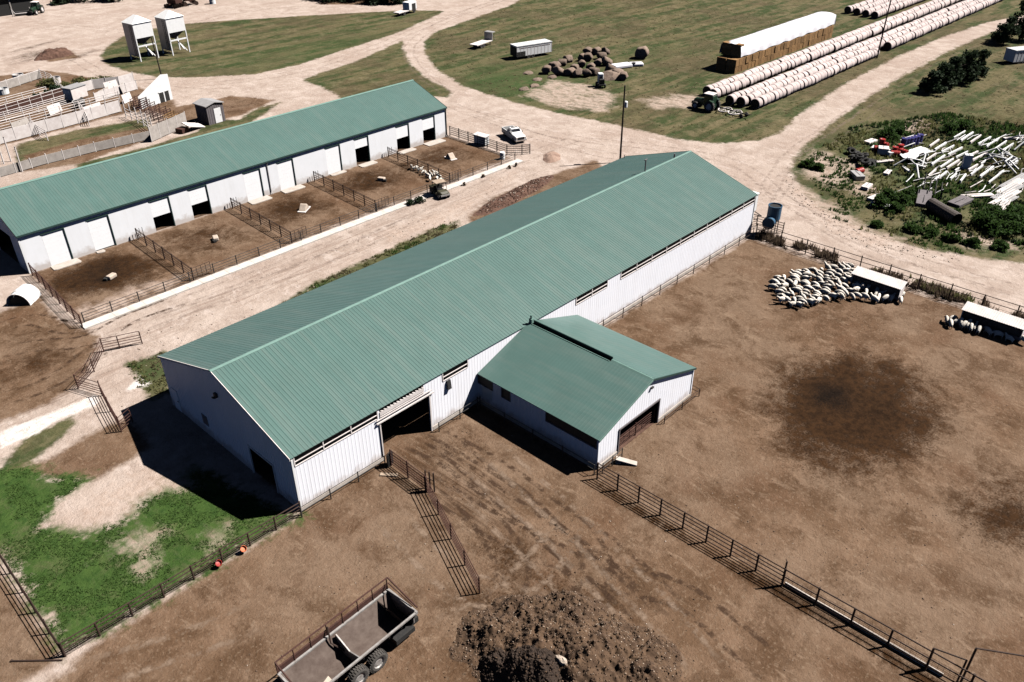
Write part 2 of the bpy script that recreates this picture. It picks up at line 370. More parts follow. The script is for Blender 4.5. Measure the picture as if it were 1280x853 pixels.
# ground material ---------------------------------------------------
gm = bpy.data.materials.new('ground soil and grass'); gm.use_nodes = True; T = gm.node_tree; N = T.nodes; Lk = T.links.new
gb = N['Principled BSDF']; gb.inputs['Roughness'].default_value = .95; gb.inputs['Specular IOR Level'].default_value = .08
tc = N.new('ShaderNodeTexCoord')
def attr(n):
    a = N.new('ShaderNodeAttribute'); a.attribute_name = n; return a.outputs['Fac']
def math_(op, a, b=None, c=None, clamp=False):
    n = N.new('ShaderNodeMath'); n.operation = op; n.use_clamp = clamp
    for i, v in enumerate((a, b, c)):
        if v is None: continue
        if isinstance(v, (int, float)): n.inputs[i].default_value = v
        else: Lk(v, n.inputs[i])
    return n.outputs[0]
def noise(scale, detail=6, rough=.6, sc=None, rot=None, dist=0.):
    mp = N.new('ShaderNodeMapping')
    if sc: mp.inputs['Scale'].default_value = sc
    if rot: mp.inputs['Rotation'].default_value = (0, 0, rot)
    Lk(tc.outputs['Object'], mp.inputs[0]); n = N.new('ShaderNodeTexNoise')
    n.inputs['Scale'].default_value = scale; n.inputs['Detail'].default_value = detail; n.inputs['Roughness'].default_value = rough; n.inputs['Distortion'].default_value = dist
    Lk(mp.outputs[0], n.inputs['Vector']); return n.outputs[0]
def rng_(v, a, b, c=0., d=1., smooth=False):
    n = N.new('ShaderNodeMapRange'); n.interpolation_type = 'SMOOTHSTEP' if smooth else 'LINEAR'
    for i, x in enumerate((a, b, c, d)): n.inputs[i+1].default_value = x
    Lk(v, n.inputs[0]); return n.outputs[0]
def mixc(f, a, b):
    n = N.new('ShaderNodeMix'); n.data_type = 'RGBA'
    if isinstance(f, (int, float)): n.inputs[0].default_value = f
    else: Lk(f, n.inputs[0])
    for i, v in ((6, a), (7, b)):
        if isinstance(v, tuple): n.inputs[i].default_value = (*v, 1)
        else: Lk(v, n.inputs[i])
    return n.outputs[2]
nL = noise(.07, 5, .6); nM = noise(.35, 6, .62); nF = noise(1.6, 6, .65); nFF = noise(7., 4, .7); nSp = noise(4.2, 3, .6); nR = noise(.3, 11, .74, None, None, .4); nR2 = noise(.9, 9, .72, (1, .45, 1), .8, .5)
sx = noise(1., 6, .65, (.13, 1.6, 1), 0, .6); sy = noise(1., 6, .65, (2.2, .16, 1), .12, .9); sfield = noise(.28, 5, .6, (.22, 1.3, 1), .35)
def edge(a, amp1, amp2, soft):
    s = math_('ADD', attr(a), math_('MULTIPLY', math_('SUBTRACT', nM, .5), amp1))
    s = math_('ADD', s, math_('MULTIPLY', math_('SUBTRACT', nF, .5), amp2))
    return rng_(s, -soft, soft, 0, 1, True)
# pale dirt
pale = mixc(rng_(nM, .40, .62), (.42, .345, .30), (.335, .266, .225))
pale = mixc(math_('MULTIPLY', rng_(nL, .48, .62), .55), pale, (.31, .235, .195))
pale = mixc(math_('MULTIPLY', rng_(sx, .50, .60), math_('MULTIPLY', attr('tx'), .6)), pale, (.20, .14, .11))
pale = mixc(math_('MULTIPLY', rng_(nR, .50, .60), .55), pale, (.27, .205, .17))
pale = mixc(math_('MULTIPLY', rng_(nR2, .45, .37), .5), pale, (.50, .425, .385))
pale = mixc(math_('MULTIPLY', rng_(nFF, .52, .68), .35), pale, (.25, .19, .155))
pale = mixc(math_('MULTIPLY', rng_(nSp, .62, .72), .35), pale, (.56, .48, .43))
# dry field grass
gr = mixc(rng_(sfield, .44, .56), (.034, .050, .017), (.110, .092, .048))
gr = mixc(math_('MULTIPLY', rng_(nM, .50, .64), .6), gr, (.17, .135, .08))
gr = mixc(math_('MULTIPLY', rng_(nL, .50, .60), .55), gr, (.085, .062, .037))
gr = mixc(math_('MULTIPLY', rng_(nF, .50, .66), .6), gr, (.034, .046, .017))
gr = mixc(math_('MULTIPLY', rng_(nFF, .52, .68), .4), gr, (.14, .12, .07))
lus = math_('MULTIPLY', attr('lush'), rng_(nM, .28, .55), clamp=True)
lg = mixc(rng_(nF, .38, .66), (.022, .05, .013), (.055, .085, .03))
gr = mixc(math_('MULTIPLY', rng_(nR, .50, .60), .5), gr, (.040, .034, .017))
gr = mixc(math_('MULTIPLY', rng_(nR2, .44, .35), .5), gr, (.155, .135, .085))
gr = mixc(lus, gr, lg)
# lawn
lw = mixc(rng_(nM, .36, .66), (.032, .064, .014), (.052, .090, .022))
lw = mixc(math_('MULTIPLY', rng_(nF, .48, .64), .6), lw, (.016, .042, .010))
lw = mixc(math_('MULTIPLY', rng_(nFF, .55, .75), .4), lw, (.085, .125, .042))
# brown yard
br = mixc(rng_(nM, .40, .60), (.166, .106, .069), (.112, .067, .040))
br = mixc(math_('MULTIPLY', rng_(nL, .44, .58), .6), br, (.176, .122, .085))
br = mixc(math_('MULTIPLY', rng_(noise(.16, 4, .55), .52, .66), .6), br, (.092, .048, .026))
br = mixc(math_('MULTIPLY', rng_(nR, .49, .60), .75), br, (.070, .039, .021))
br = mixc(math_('MULTIPLY', rng_(nR2, .44, .34), .6), br, (.235, .165, .115))
br = mixc(math_('MULTIPLY', rng_(nF, .52, .66), .3), br, (.078, .045, .025))
br = mixc(math_('MULTIPLY', rng_(nFF, .54, .68), .35), br, (.066, .038, .022))
br = mixc(math_('MULTIPLY', rng_(nSp, .56, .66), .4), br, (.23, .17, .12))
br = mixc(math_('MULTIPLY', rng_(sy, .50, .58), math_('MULTIPLY', attr('ty'), .6)), br, (.05, .028, .016))
br = mixc(math_('MULTIPLY', rng_(sy, .46, .38), math_('MULTIPLY', attr('ty'), .55)), br, (.20, .14, .10))
col = mixc(edge('grass', 2.2, 1.6, .45), pale, gr)
col = mixc(edge('brown', 1.4, 1.2, .5), col, br)
lw = mixc(math_('MULTIPLY', rng_(nR, .53, .62), .55), lw, (.10, .10, .05))
lw = mixc(math_('MULTIPLY', rng_(nR2, .54, .64), .45), lw, (.075, .095, .035))
col = mixc(edge('lawn', 4.5, 3.5, .7), col, lw)
pl = mixc(rng_(nF, .4, .66), (.42, .335, .285), (.30, .22, .175))
col = mixc(math_('MULTIPLY', edge('pale', 5.0, 4.5, 1.1), rng_(nR2, .64, .46, .15, .9)), col, pl)
wh = mixc(rng_(nF, .40, .68), (.66, .62, .60), (.46, .40, .36))
col = mixc(edge('white', 1.2, 1.2, .25), col, wh)
dn = math_('ADD', math_('MULTIPLY', math_('SUBTRACT', nF, .5), .9), math_('ADD', math_('MULTIPLY', math_('SUBTRACT', nFF, .5), 1.0), math_('MULTIPLY', math_('SUBTRACT', nR, .5), 1.2)))
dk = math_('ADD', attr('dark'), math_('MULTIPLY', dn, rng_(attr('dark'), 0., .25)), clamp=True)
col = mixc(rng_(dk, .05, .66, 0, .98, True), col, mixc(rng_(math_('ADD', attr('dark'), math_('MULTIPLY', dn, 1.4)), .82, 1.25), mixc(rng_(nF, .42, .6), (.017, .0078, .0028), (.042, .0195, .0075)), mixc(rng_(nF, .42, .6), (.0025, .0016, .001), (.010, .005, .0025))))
Lk(col, gb.inputs['Base Color'])
bp1 = N.new('ShaderNodeBump'); bp1.inputs['Strength'].default_value = .8; bp1.inputs['Distance'].default_value = .24
hsum = math_('ADD', math_('MULTIPLY', nF, .8), math_('MULTIPLY', nFF, .35))
hsum = math_('ADD', hsum, math_('MULTIPLY', math_('MULTIPLY', sy, attr('ty')), 1.0))
hsum = math_('ADD', hsum, math_('MULTIPLY', math_('MULTIPLY', sx, attr('tx')), .8))
Lk(hsum, bp1.inputs['Height']); Lk(bp1.outputs[0], gb.inputs['Normal'])
M['ground'] = gm
for ci, nm in enumerate(('dirt_road', 'grass_field', 'yard_soil', 'lawn')):
    Fq = quads[cls == ci]; used = np.unique(Fq); remap = np.zeros(len(gx), int); remap[used] = np.arange(len(used))
    o = np_mesh(nm, allV[used], remap[Fq], gm); tag(o, kind='structure')
    for k in ('grass', 'lawn', 'brown', 'pale', 'white', 'dark', 'ty', 'tx', 'lush'):
        a = o.data.attributes.new(k, 'FLOAT', 'POINT'); a.data.foreach_set('value', A[k][used].astype(np.float32))
# ------------------------------------------------------------------ scattered ground cover (one object per kind, uncountable)
def pts_in(polys, n, margin=0., excl=()):
    out = []
    allp = np.concatenate([np.array(P) for P in polys]); lo_, hi_ = allp.min(0), allp.max(0)
    lo_ = np.maximum(lo_, (-45, -60)); hi_ = np.minimum(hi_, (250, 235))
    P = rng.uniform(lo_, hi_, (n, 2)); ok = sdf(polys, P[:,0], P[:,1]) > margin
    for e in excl: ok &= sdf(e, P[:,0], P[:,1]) < 0
    return P[ok]
def tufts(name, P, h, wd, blades, m, lean=.6, z0=0., size_jit=.5, kind='stuff'):
    n = len(P); B = blades; N_ = n*B
    base = np.repeat(P, B, 0); sc = np.repeat(1+size_jit*(rng.random(n)*2-1), B)
    ang = rng.random(N_)*2*PI; r = rng.random(N_)*wd*.6
    bx = base[:,0]+np.cos(ang)*r; by = base[:,1]+np.sin(ang)*r
    a2 = rng.random(N_)*2*PI; ln = rng.random(N_)*lean*h
    H = h*sc*(.6+.6*rng.random(N_)); wv = wd*sc*(.25+.3*rng.random(N_))
    V = np.zeros((N_, 3, 3)); dx = np.cos(a2)*wv/2; dy = np.sin(a2)*wv/2
    V[:,0] = np.stack([bx-dx, by-dy, np.full(N_, z0)], 1); V[:,1] = np.stack([bx+dx, by+dy, np.full(N_, z0)], 1)
    V[:,2] = np.stack([bx-np.sin(a2)*ln+(rng.random(N_)-.5)*wd*.3, by+np.cos(a2)*ln, z0+H], 1)
    o = np_mesh(name, V.reshape(-1, 3), np.arange(N_*3).reshape(-1, 3), m); tag(o, kind=kind); return o
lawnP = pts_in(REG['lawn'], 42000, .15)
pp = sdf(REG['pale'], lawnP[:,0], lawnP[:,1]); nn = vnoise(lawnP[:,0], lawnP[:,1], 2.5, 5)
lawnP = lawnP[(pp < -.2) & (nn > .36)]
nn = vnoise(lawnP[:,0], lawnP[:,1], 1.4, 8)
tufts('lawn_grass', lawnP[nn > .40], .06, .16, 3, 'leaf_lawn', 1.6)
fieldP = pts_in(REG['grass'][2:4], 60000, .3)
nn = vnoise(fieldP[:,0], fieldP[:,1], 7., 3)
nearf = fieldP[:,0] < 175
fok = nearf & (sdf(REG['pale'], fieldP[:,0], fieldP[:,1]) < -.3)
tufts('dry_grass', fieldP[(nn > .50) & fok][::3], .10, .5, 4, 'leaf_dry', 2.)
tufts('dry_grass', fieldP[(nn < .44) & fok][::3], .10, .5, 4, 'leaf_olive', 2.)
scrap = [W([(1000,200),(1060,160),(1180,140),(1300,160),(1300,330),(1200,318),(1100,298),(1040,275)])]
sp = pts_in(scrap, 9000, .3); nn = vnoise(sp[:,0], sp[:,1], 5., 13)
sp_l = sdf([W([(985,205),(1060,160),(1100,230),(1090,270),(1200,300),(1300,310),(1300,335),(1100,305),(1020,270)])], sp[:,0], sp[:,1]) > 0
tufts('scrapyard_weeds', sp[(nn > .53) & ~sp_l], .4, .5, 5, 'leaf_green'); tufts('scrapyard_weeds', sp[(nn > .6) & sp_l], .3, .45, 4, 'leaf_green')
tufts('scrapyard_dark_weeds', sp[(nn > .40) & ~sp_l][::2], .3, .5, 5, 'leaf_dark'); tufts('scrapyard_dry_weeds', sp[nn < .42], .35, .5, 4, 'leaf_olive')
wp = pts_in([REG['grass'][4], REG['grass'][5]], 5000, .0); nn = vnoise(wp[:,0], wp[:,1], 2.0, 23)
tufts('eave_weeds', wp[nn > .56], .16, .35, 4, 'leaf_olive', 1.2); tufts('eave_dry_weeds', wp[nn < .44], .15, .35, 4, 'leaf_dry', 1.2); tufts('eave_green_weeds', wp[nn > .66], .2, .35, 4, 'leaf_lawn', 1.)
# weeds along the far pen fence
ly = rng.uniform(-29, -1, 1400); lx = 61.2+rng.normal(0, .45, 1400)
tufts('fence_weeds', np.stack([lx, ly], 1)[vnoise(lx, ly, 3., 4) > .42], .55, .4, 4, 'leaf_brown')
ly = rng.uniform(-24, -14, 400); lx = 61.3+rng.normal(0, .4, 400)
tufts('fence_green_weeds', np.stack([lx, ly], 1)[vnoise(lx, ly, 2., 9) > .5], .5, .4, 4, 'leaf_olive')
# roadside rubble and clods
def clods(name, P, r0, r1, m):
    ico = np.array([(0,0,1),(.9,0,.2),(.28,.85,.25),(-.72,.52,.2),(-.72,-.52,.25),(.28,-.85,.2),(0,0,-.4)])
    F0 = np.array([(0,1,2),(0,2,3),(0,3,4),(0,4,5),(0,5,1),(6,2,1),(6,3,2),(6,4,3),(6,5,4),(6,1,5)])
    n = len(P); r = r0+(r1-r0)*rng.random(n)**2.5; a = rng.random(n)*2*PI
    V = ico[None]*r[:,None,None]*(.65+.7*rng.random((n, 7, 1))); c, s = np.cos(a)[:,None], np.sin(a)[:,None]
    X = V[...,0]*c-V[...,1]*s; Y = V[...,0]*s+V[...,1]*c
    V = np.stack([X+P[:,0:1], Y+P[:,1:2], V[...,2]*.7+(P[:,2:3] if P.shape[1] > 2 else .0)], 2)
    F = (F0[None]+7*np.arange(n)[:,None,None]).reshape(-1, 3)
    return tag(np_mesh(name, V.reshape(-1, 3), F, m), kind='stuff')
yp = rng.uniform((-16, -40), (30, -1), (9000, 2)); k = vnoise(yp[:,0], yp[:,1], 4., 31)
yp = yp[k > .58]; yp = yp[~((yp[:,0] > 16.2) & (yp[:,0] < 30) & (yp[:,1] > -13))]
clods('soil_clods', yp[::3], .02, .08, 'clod'); clods('pale_pebbles', yp[1::12], .02, .07, 'palestone')
pp_ = rng.uniform((17, -45), (58, -14), (5000, 2)); clods('pen_clods', pp_[vnoise(pp_[:,0], pp_[:,1], 5., 41) > .62], .02, .07, 'clod')
lp = rng.uniform((-3, 19.5), (60, 34), (3500, 2)); lp = lp[vnoise(lp[:,0], lp[:,1], 4., 51) > .52]
clods('lane_clods', lp[::5], .02, .10, 'clod'); clods('lane_stones', lp[1::4], .02, .12, 'palestone')
rp = pts_in([W([(985,200),(1000,240),(1050,275),(1120,300),(1200,315),(1200,330),(1100,315),(1030,290),(980,240)])], 5000, 0.)
clods('roadside_stones', rp[::4], .04, .16, 'palestone'); clods('roadside_clods', rp[1::6], .04, .14, 'clod')

# ------------------------------------------------------------------ wheel tracks pressed into the soil (thin sheets lying on the ground)
tm = bpy.data.materials.new('wheel track soil'); tm.use_nodes = True; t_ = tm.node_tree; b_ = t_.nodes['Principled BSDF']; b_.inputs['Roughness'].default_value = .95; b_.inputs['Specular IOR Level'].default_value = .05
def track_mat(name, c1, c2, dens):
    m = bpy.data.materials.new(name); m.use_nodes = True; t = m.node_tree; b = t.nodes['Principled BSDF']; b.inputs['Roughness'].default_value = .95; b.inputs['Specular IOR Level'].default_value = .05
    tc_ = t.nodes.new('ShaderNodeTexCoord'); n = t.nodes.new('ShaderNodeTexNoise'); n.inputs['Scale'].default_value = 1.1; n.inputs['Detail'].default_value = 9; n.inputs['Roughness'].default_value = .75
    t.links.new(tc_.outputs['Object'], n.inputs['Vector']); r = t.nodes.new('ShaderNodeMapRange'); r.inputs[1].default_value = .46; r.inputs[2].default_value = .60; r.inputs[4].default_value = dens
    t.links.new(n.outputs[0], r.inputs[0]); a = t.nodes.new('ShaderNodeAttribute'); a.attribute_name = 'fade'; mu = t.nodes.new('ShaderNodeMath'); mu.operation = 'MULTIPLY'; t.links.new(r.outputs[0], mu.inputs[0]); t.links.new(a.outputs['Fac'], mu.inputs[1]); t.links.new(mu.outputs[0], b.inputs['Alpha'])
    n2 = t.nodes.new('ShaderNodeTexNoise'); n2.inputs['Scale'].default_value = 6; t.links.new(tc_.outputs['Object'], n2.inputs['Vector']); mx = t.nodes.new('ShaderNodeMix'); mx.data_type = 'RGBA'; mx.inputs[6].default_value = (*c1, 1); mx.inputs[7].default_value = (*c2, 1); t.links.new(n2.outputs[0], mx.inputs[0]); t.links.new(mx.outputs[2], b.inputs['Base Color'])
    M[name] = m
track_mat('track_dark', (.036, .02, .012), (.075, .045, .03), .95); track_mat('track_pale', (.30, .22, .165), (.22, .155, .11), .7); track_mat('track_road', (.22, .16, .13), (.30, .23, .19), .38)
def track(P, m, gauge=1.9, wd=.42, z=.006):
    P = [Vector((*at2(*q), 0)) for q in P]; pts = []
    for i in range(len(P)-1):      # Catmull-Rom
        p0, p1, p2, p3 = P[max(i-1, 0)], P[i], P[i+1], P[min(i+2, len(P)-1)]; k = max(4, int((p2-p1).length/.5))
        for j in range(k):
            t = j/k; pts.append(.5*((2*p1)+(p2-p0)*t+(2*p0-5*p1+4*p2-p3)*t*t+(3*p1-p0-3*p2+p3)*t**3))
    n = len(pts); V = []; F = []; fd = []
    for s in ((-1, 1) if gauge else (0,)):
        b0 = len(V)
        for i in range(n):
            d = (pts[min(i+1, n-1)]-pts[max(i-1, 0)]).normalized(); nn_ = Vector((-d.y, d.x, 0)); c_ = pts[i]+nn_*(s*gauge/2+.08*math.sin(i*.37+s))
            for k_, f_ in ((-.5, 0), (-.2, 1), (.2, 1), (.5, 0)): V.append(c_+nn_*k_*wd+Vector((0, 0, z))); fd.append(f_*min(1, i/6, (n-1-i)/6))
        for i in range(n-1):
            for k_ in range(3): a = b0+i*4+k_; F.append((a, a+4, a+5, a+1))
    o = np_mesh('wheel_track', np.array([tuple(v) for v in V]), np.array(F), m); at_ = o.data.attributes.new('fade', 'FLOAT', 'POINT'); at_.data.foreach_set('value', np.array(fd, np.float32)); tag(o, kind='structure')
zt = .006
for m_, g_, w_, L in (('track_dark', 2.0, .5, [[(505,545),(560,572),(620,612),(690,668),(760,722),(830,790)],[(530,540),(600,575),(680,632),(760,690),(850,770)],[(548,548),(640,622),(690,668),(725,700),(738,742),(700,790)],[(560,600),(612,655),(640,710),(612,770),(560,820)],[(520,600),(590,640),(660,680),(760,720),(860,750),(980,850)],[(700,640),(745,700),(735,760),(690,785)]]),
                      ('track_pale', 2.0, .6, [[(90,850),(180,822),(270,790),(340,762)],[(540,800),(620,752),(690,690),(720,640)],[(560,590),(640,660),(720,740),(800,840)],[(610,560),(700,640),(800,740),(900,853)],[(480,640),(540,700),(600,740),(700,760)]]),
                      ('track_dark', 2.0, .5, [[(0,440),(50,432),(110,425),(170,395),(240,370)],[(0,500),(60,480),(120,440),(165,420)],[(0,410),(40,400),(90,410),(140,400)]]),
                      ('track_road', 2.1, .6, [[(180,395),(300,352),(420,305),(540,252),(650,200),(730,170)],[(170,410),(290,366),(420,318),(540,262)],[(560,130),(640,160),(740,190),(850,210),(960,240),(1060,300),(1180,350),(1300,385)],[(590,140),(700,170),(820,185),(920,205),(1000,262),(1120,318),(1300,370)],[(950,260),(985,200),(1030,165),(1100,118),(1180,70),(1280,36)],[(960,255),(990,215),(1040,172),(1100,130)],[(240,108),(360,92),(460,62),(560,22),(660,-10)],[(0,75),(80,70),(140,98),(230,112),(300,112)],[(560,118),(520,84),(514,56),(560,25),(640,-5)],[(60,30),(200,40),(300,15),(420,8)]])):
    for P in L: track(P, m_, g_, w_, zt); zt += .0006
UP = Vector((0, 0, 1))
def roof_slope(parent, name, x0, x1, e, r, mname, d=.02, axis='x', pitch=.305):
    # e, r: (cross, z) of eave and ridge; sheet runs along axis between x0 and x1
    up = Vector((0, r[0]-e[0], r[1]-e[1])) if axis == 'x' else Vector((r[0]-e[0], 0, r[1]-e[1]))
    L = up.length; up.normalize(); u = Vector((1, 0, 0)) if axis == 'x' else Vector((0, 1, 0))
    n = u.cross(up);  n = n if n.z > 0 else -n
    O = Vector((0, e[0], e[1])) if axis == 'x' else Vector((e[0], 0, e[1]))
    m = MB(); m.ribs(O, u, n, x0, x1, 0, L, pitch, d, up)
    # underside sheet (gives the panel its thickness)
    a, b = O+u*x0-n*.05, O+u*x1-n*.05
    m.quad(a, a+up*L, b+up*L, b)
    m.quad(a, b, b+n*.05, a+n*.05); m.quad(a+up*L, a+up*L+n*.05, b+up*L+n*.05, b+up*L)
    m.quad(a, a+n*.05, a+up*L+n*.05, a+up*L); m.quad(b, b+up*L, b+up*L+n*.05, b+n*.05)
    return m.build(name, mname, parent)
# ================================================================== main barn
L_, W_, HE, HR = 60.84, 18., 4.73, 7.56
mb = thing('main_barn', 'longest green roofed barn, white ribbed walls, low wing on its side', 'barn', (0, 0, 0))
sl = (HR-HE)/(W_/2); ov = .09
roof_slope(mb, 'roof_slope', -.14, L_+.14, (-ov, HE-ov*sl+.06), (W_/2, HR+.06), 'roof')
roof_slope(mb, 'roof_slope', -.14, L_+.14, (W_+ov, HE-ov*sl+.06), (W_/2, HR+.06), 'roof', .014)
c = MB(); c.prism([(W_/2-.17, HR+.05), (W_/2, HR+.12), (W_/2+.17, HR+.05), (W_/2+.17, HR+.01), (W_/2, HR+.07), (W_/2-.17, HR+.01)], 'x', -.17, L_+.17)
c.build('ridge_cap', 'roof_trim', mb)
for xg in (-.17, L_+.13):
    r = MB()
    for s_, t_ in ((-ov, W_/2), (W_+ov, W_/2)):
        r.prism([(s_, HE-ov*sl-.10), (t_, HR-.04), (t_, HR+.10), (s_, HE-ov*sl+.10)], 'x', xg, xg+.05)
    r.build('rake_trim', 'offwhite' if xg < 0 else 'roof_trim', mb)
# front wall (y = 0)
fw = MB(); FN = (0, -1, 0)
ux = (1, 0, 0)
def panel(x0, x1, z0, z1): fw.ribs((0, 0, 0), ux, FN, x0, x1, z0, z1, .305, .008)
VZ = 3.96
openx = [(.18, 7.2), (7.4, 11.6), (13.55, 16.2), (29.5, 34.0), (36.05, 60.65)]
panel(0, 7.3, 0, VZ); panel(7.3, 12.1, 3.55, 3.98); panel(12.1, L_, 0, VZ)
prev = 0
for a, b in openx: panel(prev, a, VZ, HE-.02); prev = b
panel(prev, L_, VZ, HE-.02)
fw.b2((0, .02, HE-.1), (L_, .12, HE-.01))
fw.build('front_wall', 'wall', mb)
for i, (a, b) in enumerate(openx):
    v = MB()
    if i == 1:
        v.b2((a, -.05, 4.08), (b, .03, 4.40)); v.b2((a, -.06, 3.93), (b, .05, 4.0))
        for k in range(14): v.b2((a+.1+k*.3, -.06, 4.42), (a+.2+k*.3, -.01, 4.5))
    else:
        v.b2((a, -.05, 4.27), (b, .01, 4.31)); v.b2((a, -.045, VZ-.05), (b, .03, VZ-.005))
        x = a
        while x < b+.01:
            v.b2((x-.04, -.045, VZ+.03), (x+.04, .02, HE-.08)); x += (b-a)/max(1, round((b-a)/2.4))
    v.build('vent_opening_frame', 'offwhite', mb)
    s_ = MB(); s_.b2((a-.1, .14, VZ-.2), (b+.1, .16, HE+.02)); s_.build('vent_sun_block', 'black', mb)  # added black panel, keeps sun through the vents off the barn floor
tr = MB(); tr.b2((7.0, -.16, 3.52), (12.5, -.06, 3.62)); tr.b2((7.0, -.13, 3.80), (12.3, -.07, 3.88))
tr.b2((7.26, -.09, 0), (7.36, .06, 3.52)); tr.b2((12.04, -.09, 0), (12.16, .06, 3.52)); tr.build('door_track', 'offwhite', mb)
for x0, x1 in ((0, 7.25), (12.2, L_)):
    f = MB(); f.b2((x0, -.09, 0), (x1, .0, .34)); f.build('foundation', 'concrete', mb)
for x in (0, L_):
    cpost = MB(); cpost.b2((x-.06, -.06, 0), (x+.08, .06, HE-.12)); cpost.build('corner_trim', 'white', mb)
# gable walls
gz = lambda y: HE+sl*(y if y < W_/2 else W_-y)-.02
for xg, nx in ((0, -1), (L_, 1)):
    g = MB(); uy = (0, 1, 0)
    if xg == 0:
        g.ribs((xg, 0, 0), uy, (nx, 0, 0), 0, 2.75, 0, gz); g.ribs((xg, 0, 0), uy, (nx, 0, 0), 2.75, 5.8, 2.5, gz)
        g.ribs((xg, 0, 0), uy, (nx, 0, 0), 5.8, 9., 0, gz); g.ribs((xg, 0, 0), uy, (nx, 0, 0), 9., W_, 0, gz)
    else:
        g.ribs((xg, 0, 0), uy, (nx, 0, 0), 0, 9, 0, gz); g.ribs((xg, 0, 0), uy, (nx, 0, 0), 9, W_, 0, gz)
    g.build('gable_wall', 'wall', mb)
d = MB(); d.b2((-.07, 2.65, 0), (.03, 2.75, 2.6)); d.b2((-.07, 5.8, 0), (.03, 5.9, 2.6)); d.b2((-.08, 2.65, 2.5), (.03, 5.9, 2.62)); d.build('door_frame', 'white', mb)
d = MB(); d.b2((-.06, 16.45, .02), (-.0, 17.4, 2.05)); pd = d.build('entry_door', 'door_white', mb)
h = MB(); h.b2((-.1, 16.55, 1.0), (-.062, 16.66, 1.08)); h.build('handle', 'steel', pd)
d = MB(); d.b2((-.22, 8.95, 5.25), (-.02, 9.25, 5.6)); d.box((-.3, 9.1, 5.3), (.22, .2, .1), 0, 0, 0, .5); d.build('yard_light', 'steel', mb)
d = MB(); d.b2((-.05, 11.9, 1.0), (-.0, 12.7, 1.9)); d.build('shutter', 'galv_dark', mb)
bw = MB(); bw.ribs((0, W_, 0), ux, (0, 1, 0), 0, L_, 0, HE-.02); bw.build('back_wall', 'wall', mb)
fl = MB(); fl.b2((.1, 4., .004), (L_-.1, W_-.1, .03)); fl.build('floor', 'manure', mb)
d = MB(); d.box((14.05, -.12, 3.42), (.36, .14, .78), 0, 0, -.12); d.build('wall_lamp', 'steel', mb)
d = MB(); d.tube([(52., 9, 7.5), (52., 9, 9.0)], .07, 8); d.tube([(51.75, 9, 9.0), (52.25, 9, 9.0)], .06, 8); d.build('vent_pipe', 'galv_dark', mb)
d = MB(); d.tube([(57.8, 9.1, 7.6), (57.8, 9.1, 8.1)], .09, 8); d.build('vent_pipe', 'galv_dark', mb)
d = MB(); d.tube([(60.1, 17.6, 4.6), (60.1, 17.6, 5.3)], .05, 8); d.build('vent_pipe', 'galv_dark', mb)
# ================================================================== wing
XA, XB, LA, HA, HRA = 17.26, 29.59, -12.27, 2.85, 4.92
wing = thing('barn_wing', 'small square green roofed wing butting against the side of the long barn', 'barn wing', (0, 0, 0))
XM = (XA+XB)/2; sa = (HRA-HA)/(XM-XA); oa = .12
for e_ in ((XA-oa, HA-oa*sa+.05), (XB+oa, HA-oa*sa+.05)):
    m = MB()
    roof_slope(wing, 'roof_slope', LA-.15, -.06, e_, (XM+(-.2 if e_[0] < XM else .22), HRA+.0), 'roof', .005, 'y')
c = MB(); c.prism([(XM-.34, HRA-.10), (XM-.05, HRA+.11), (XM+.05, HRA+.11), (XM+.34, HRA-.10), (XM+.2, HRA-.12), (XM-.2, HRA-.12)], 'y', LA-.17, -8.6); c.build('ridge_cap', 'roof_trim', wing)
c = MB(); c.b2((XM-.2, -8.55, HRA-.25), (XM+.22, -.1, HRA-.16)); c.build('ridge_slot_shade', 'black', wing)  # black fill paints the shade inside the open ridge gap
for s_ in (-1, 1):
    c = MB(); c.b2((XM+s_*.22-.025, -8.5, HRA-.08), (XM+s_*.22+.025, -.08, HRA+(.16 if s_ > 0 else .03))); c.build('ridge_trim', 'dark_trim' if s_ > 0 else 'roof_trim', wing)
c = MB(); c.b2((XM-.2, -.42, HRA+.02), (XM+.05, -.1, HRA+.4)); c.tube([(XM-.08, -.25, HRA+.3), (XM-.08, -.25, HRA+.75)], .09, 8); c.build('roof_vent', 'roof_trim', wing)
gza = lambda x: HA+sa*(x-XA if x < XM else XB-x)-.02
g = MB()
for a, b, z0 in ((XA, 19.75, 0), (19.75, XM, 2.27), (XM, 24.85, 2.27), (24.85, XB, 0)): g.ribs((0, LA, 0), ux, FN, a, b, z0, gza, .305, .008)
g.b2((XA-.02, LA-.05, 0), (XA+.1, LA+.04, HA-.04)); g.b2((XB-.1, LA-.05, 0), (XB+.03, LA+.04, HA-.04))
g.build('gable_wall', 'wall', wing)
d = MB(); d.b2((19.68, LA-.08, 0), (19.78, LA+.05, 2.3)); d.b2((24.82, LA-.08, 0), (24.92, LA+.05, 2.3)); d.b2((19.68, LA-.09, 2.24), (24.92, LA+.05, 2.34)); d.build('door_frame', 'galv_dark', wing)
d = MB(); d.b2((23.38, LA-.16, 4.05), (23.65, LA-.03, 4.2)); d.build('wall_lamp', 'steel', wing)
for s_, e_ in ((1, XA-oa), (-1, XB+oa)):
    r = MB(); r.prism([(e_, HA-oa*sa-.12), (XM, HRA-.12), (XM, HRA+.03), (e_, HA-oa*sa+.05)], 'y', LA-.19, LA-.15); r.build('rake_trim', 'roof_trim' if s_ > 0 else 'dark_trim', wing)
lw_ = MB(); NX = (-1, 0, 0); uyn = (0, 1, 0)
def pl_(y0, y1, z0, z1): lw_.ribs((XA, 0, 0), uyn, NX, y0, y1, z0, z1)
wop = [(-12.12, -7.3, 1.92, 2.72), (-3.56, -2.68, 1.85, 2.7), (-1.66, -.06, 1.95, 2.66)]
pv = LA
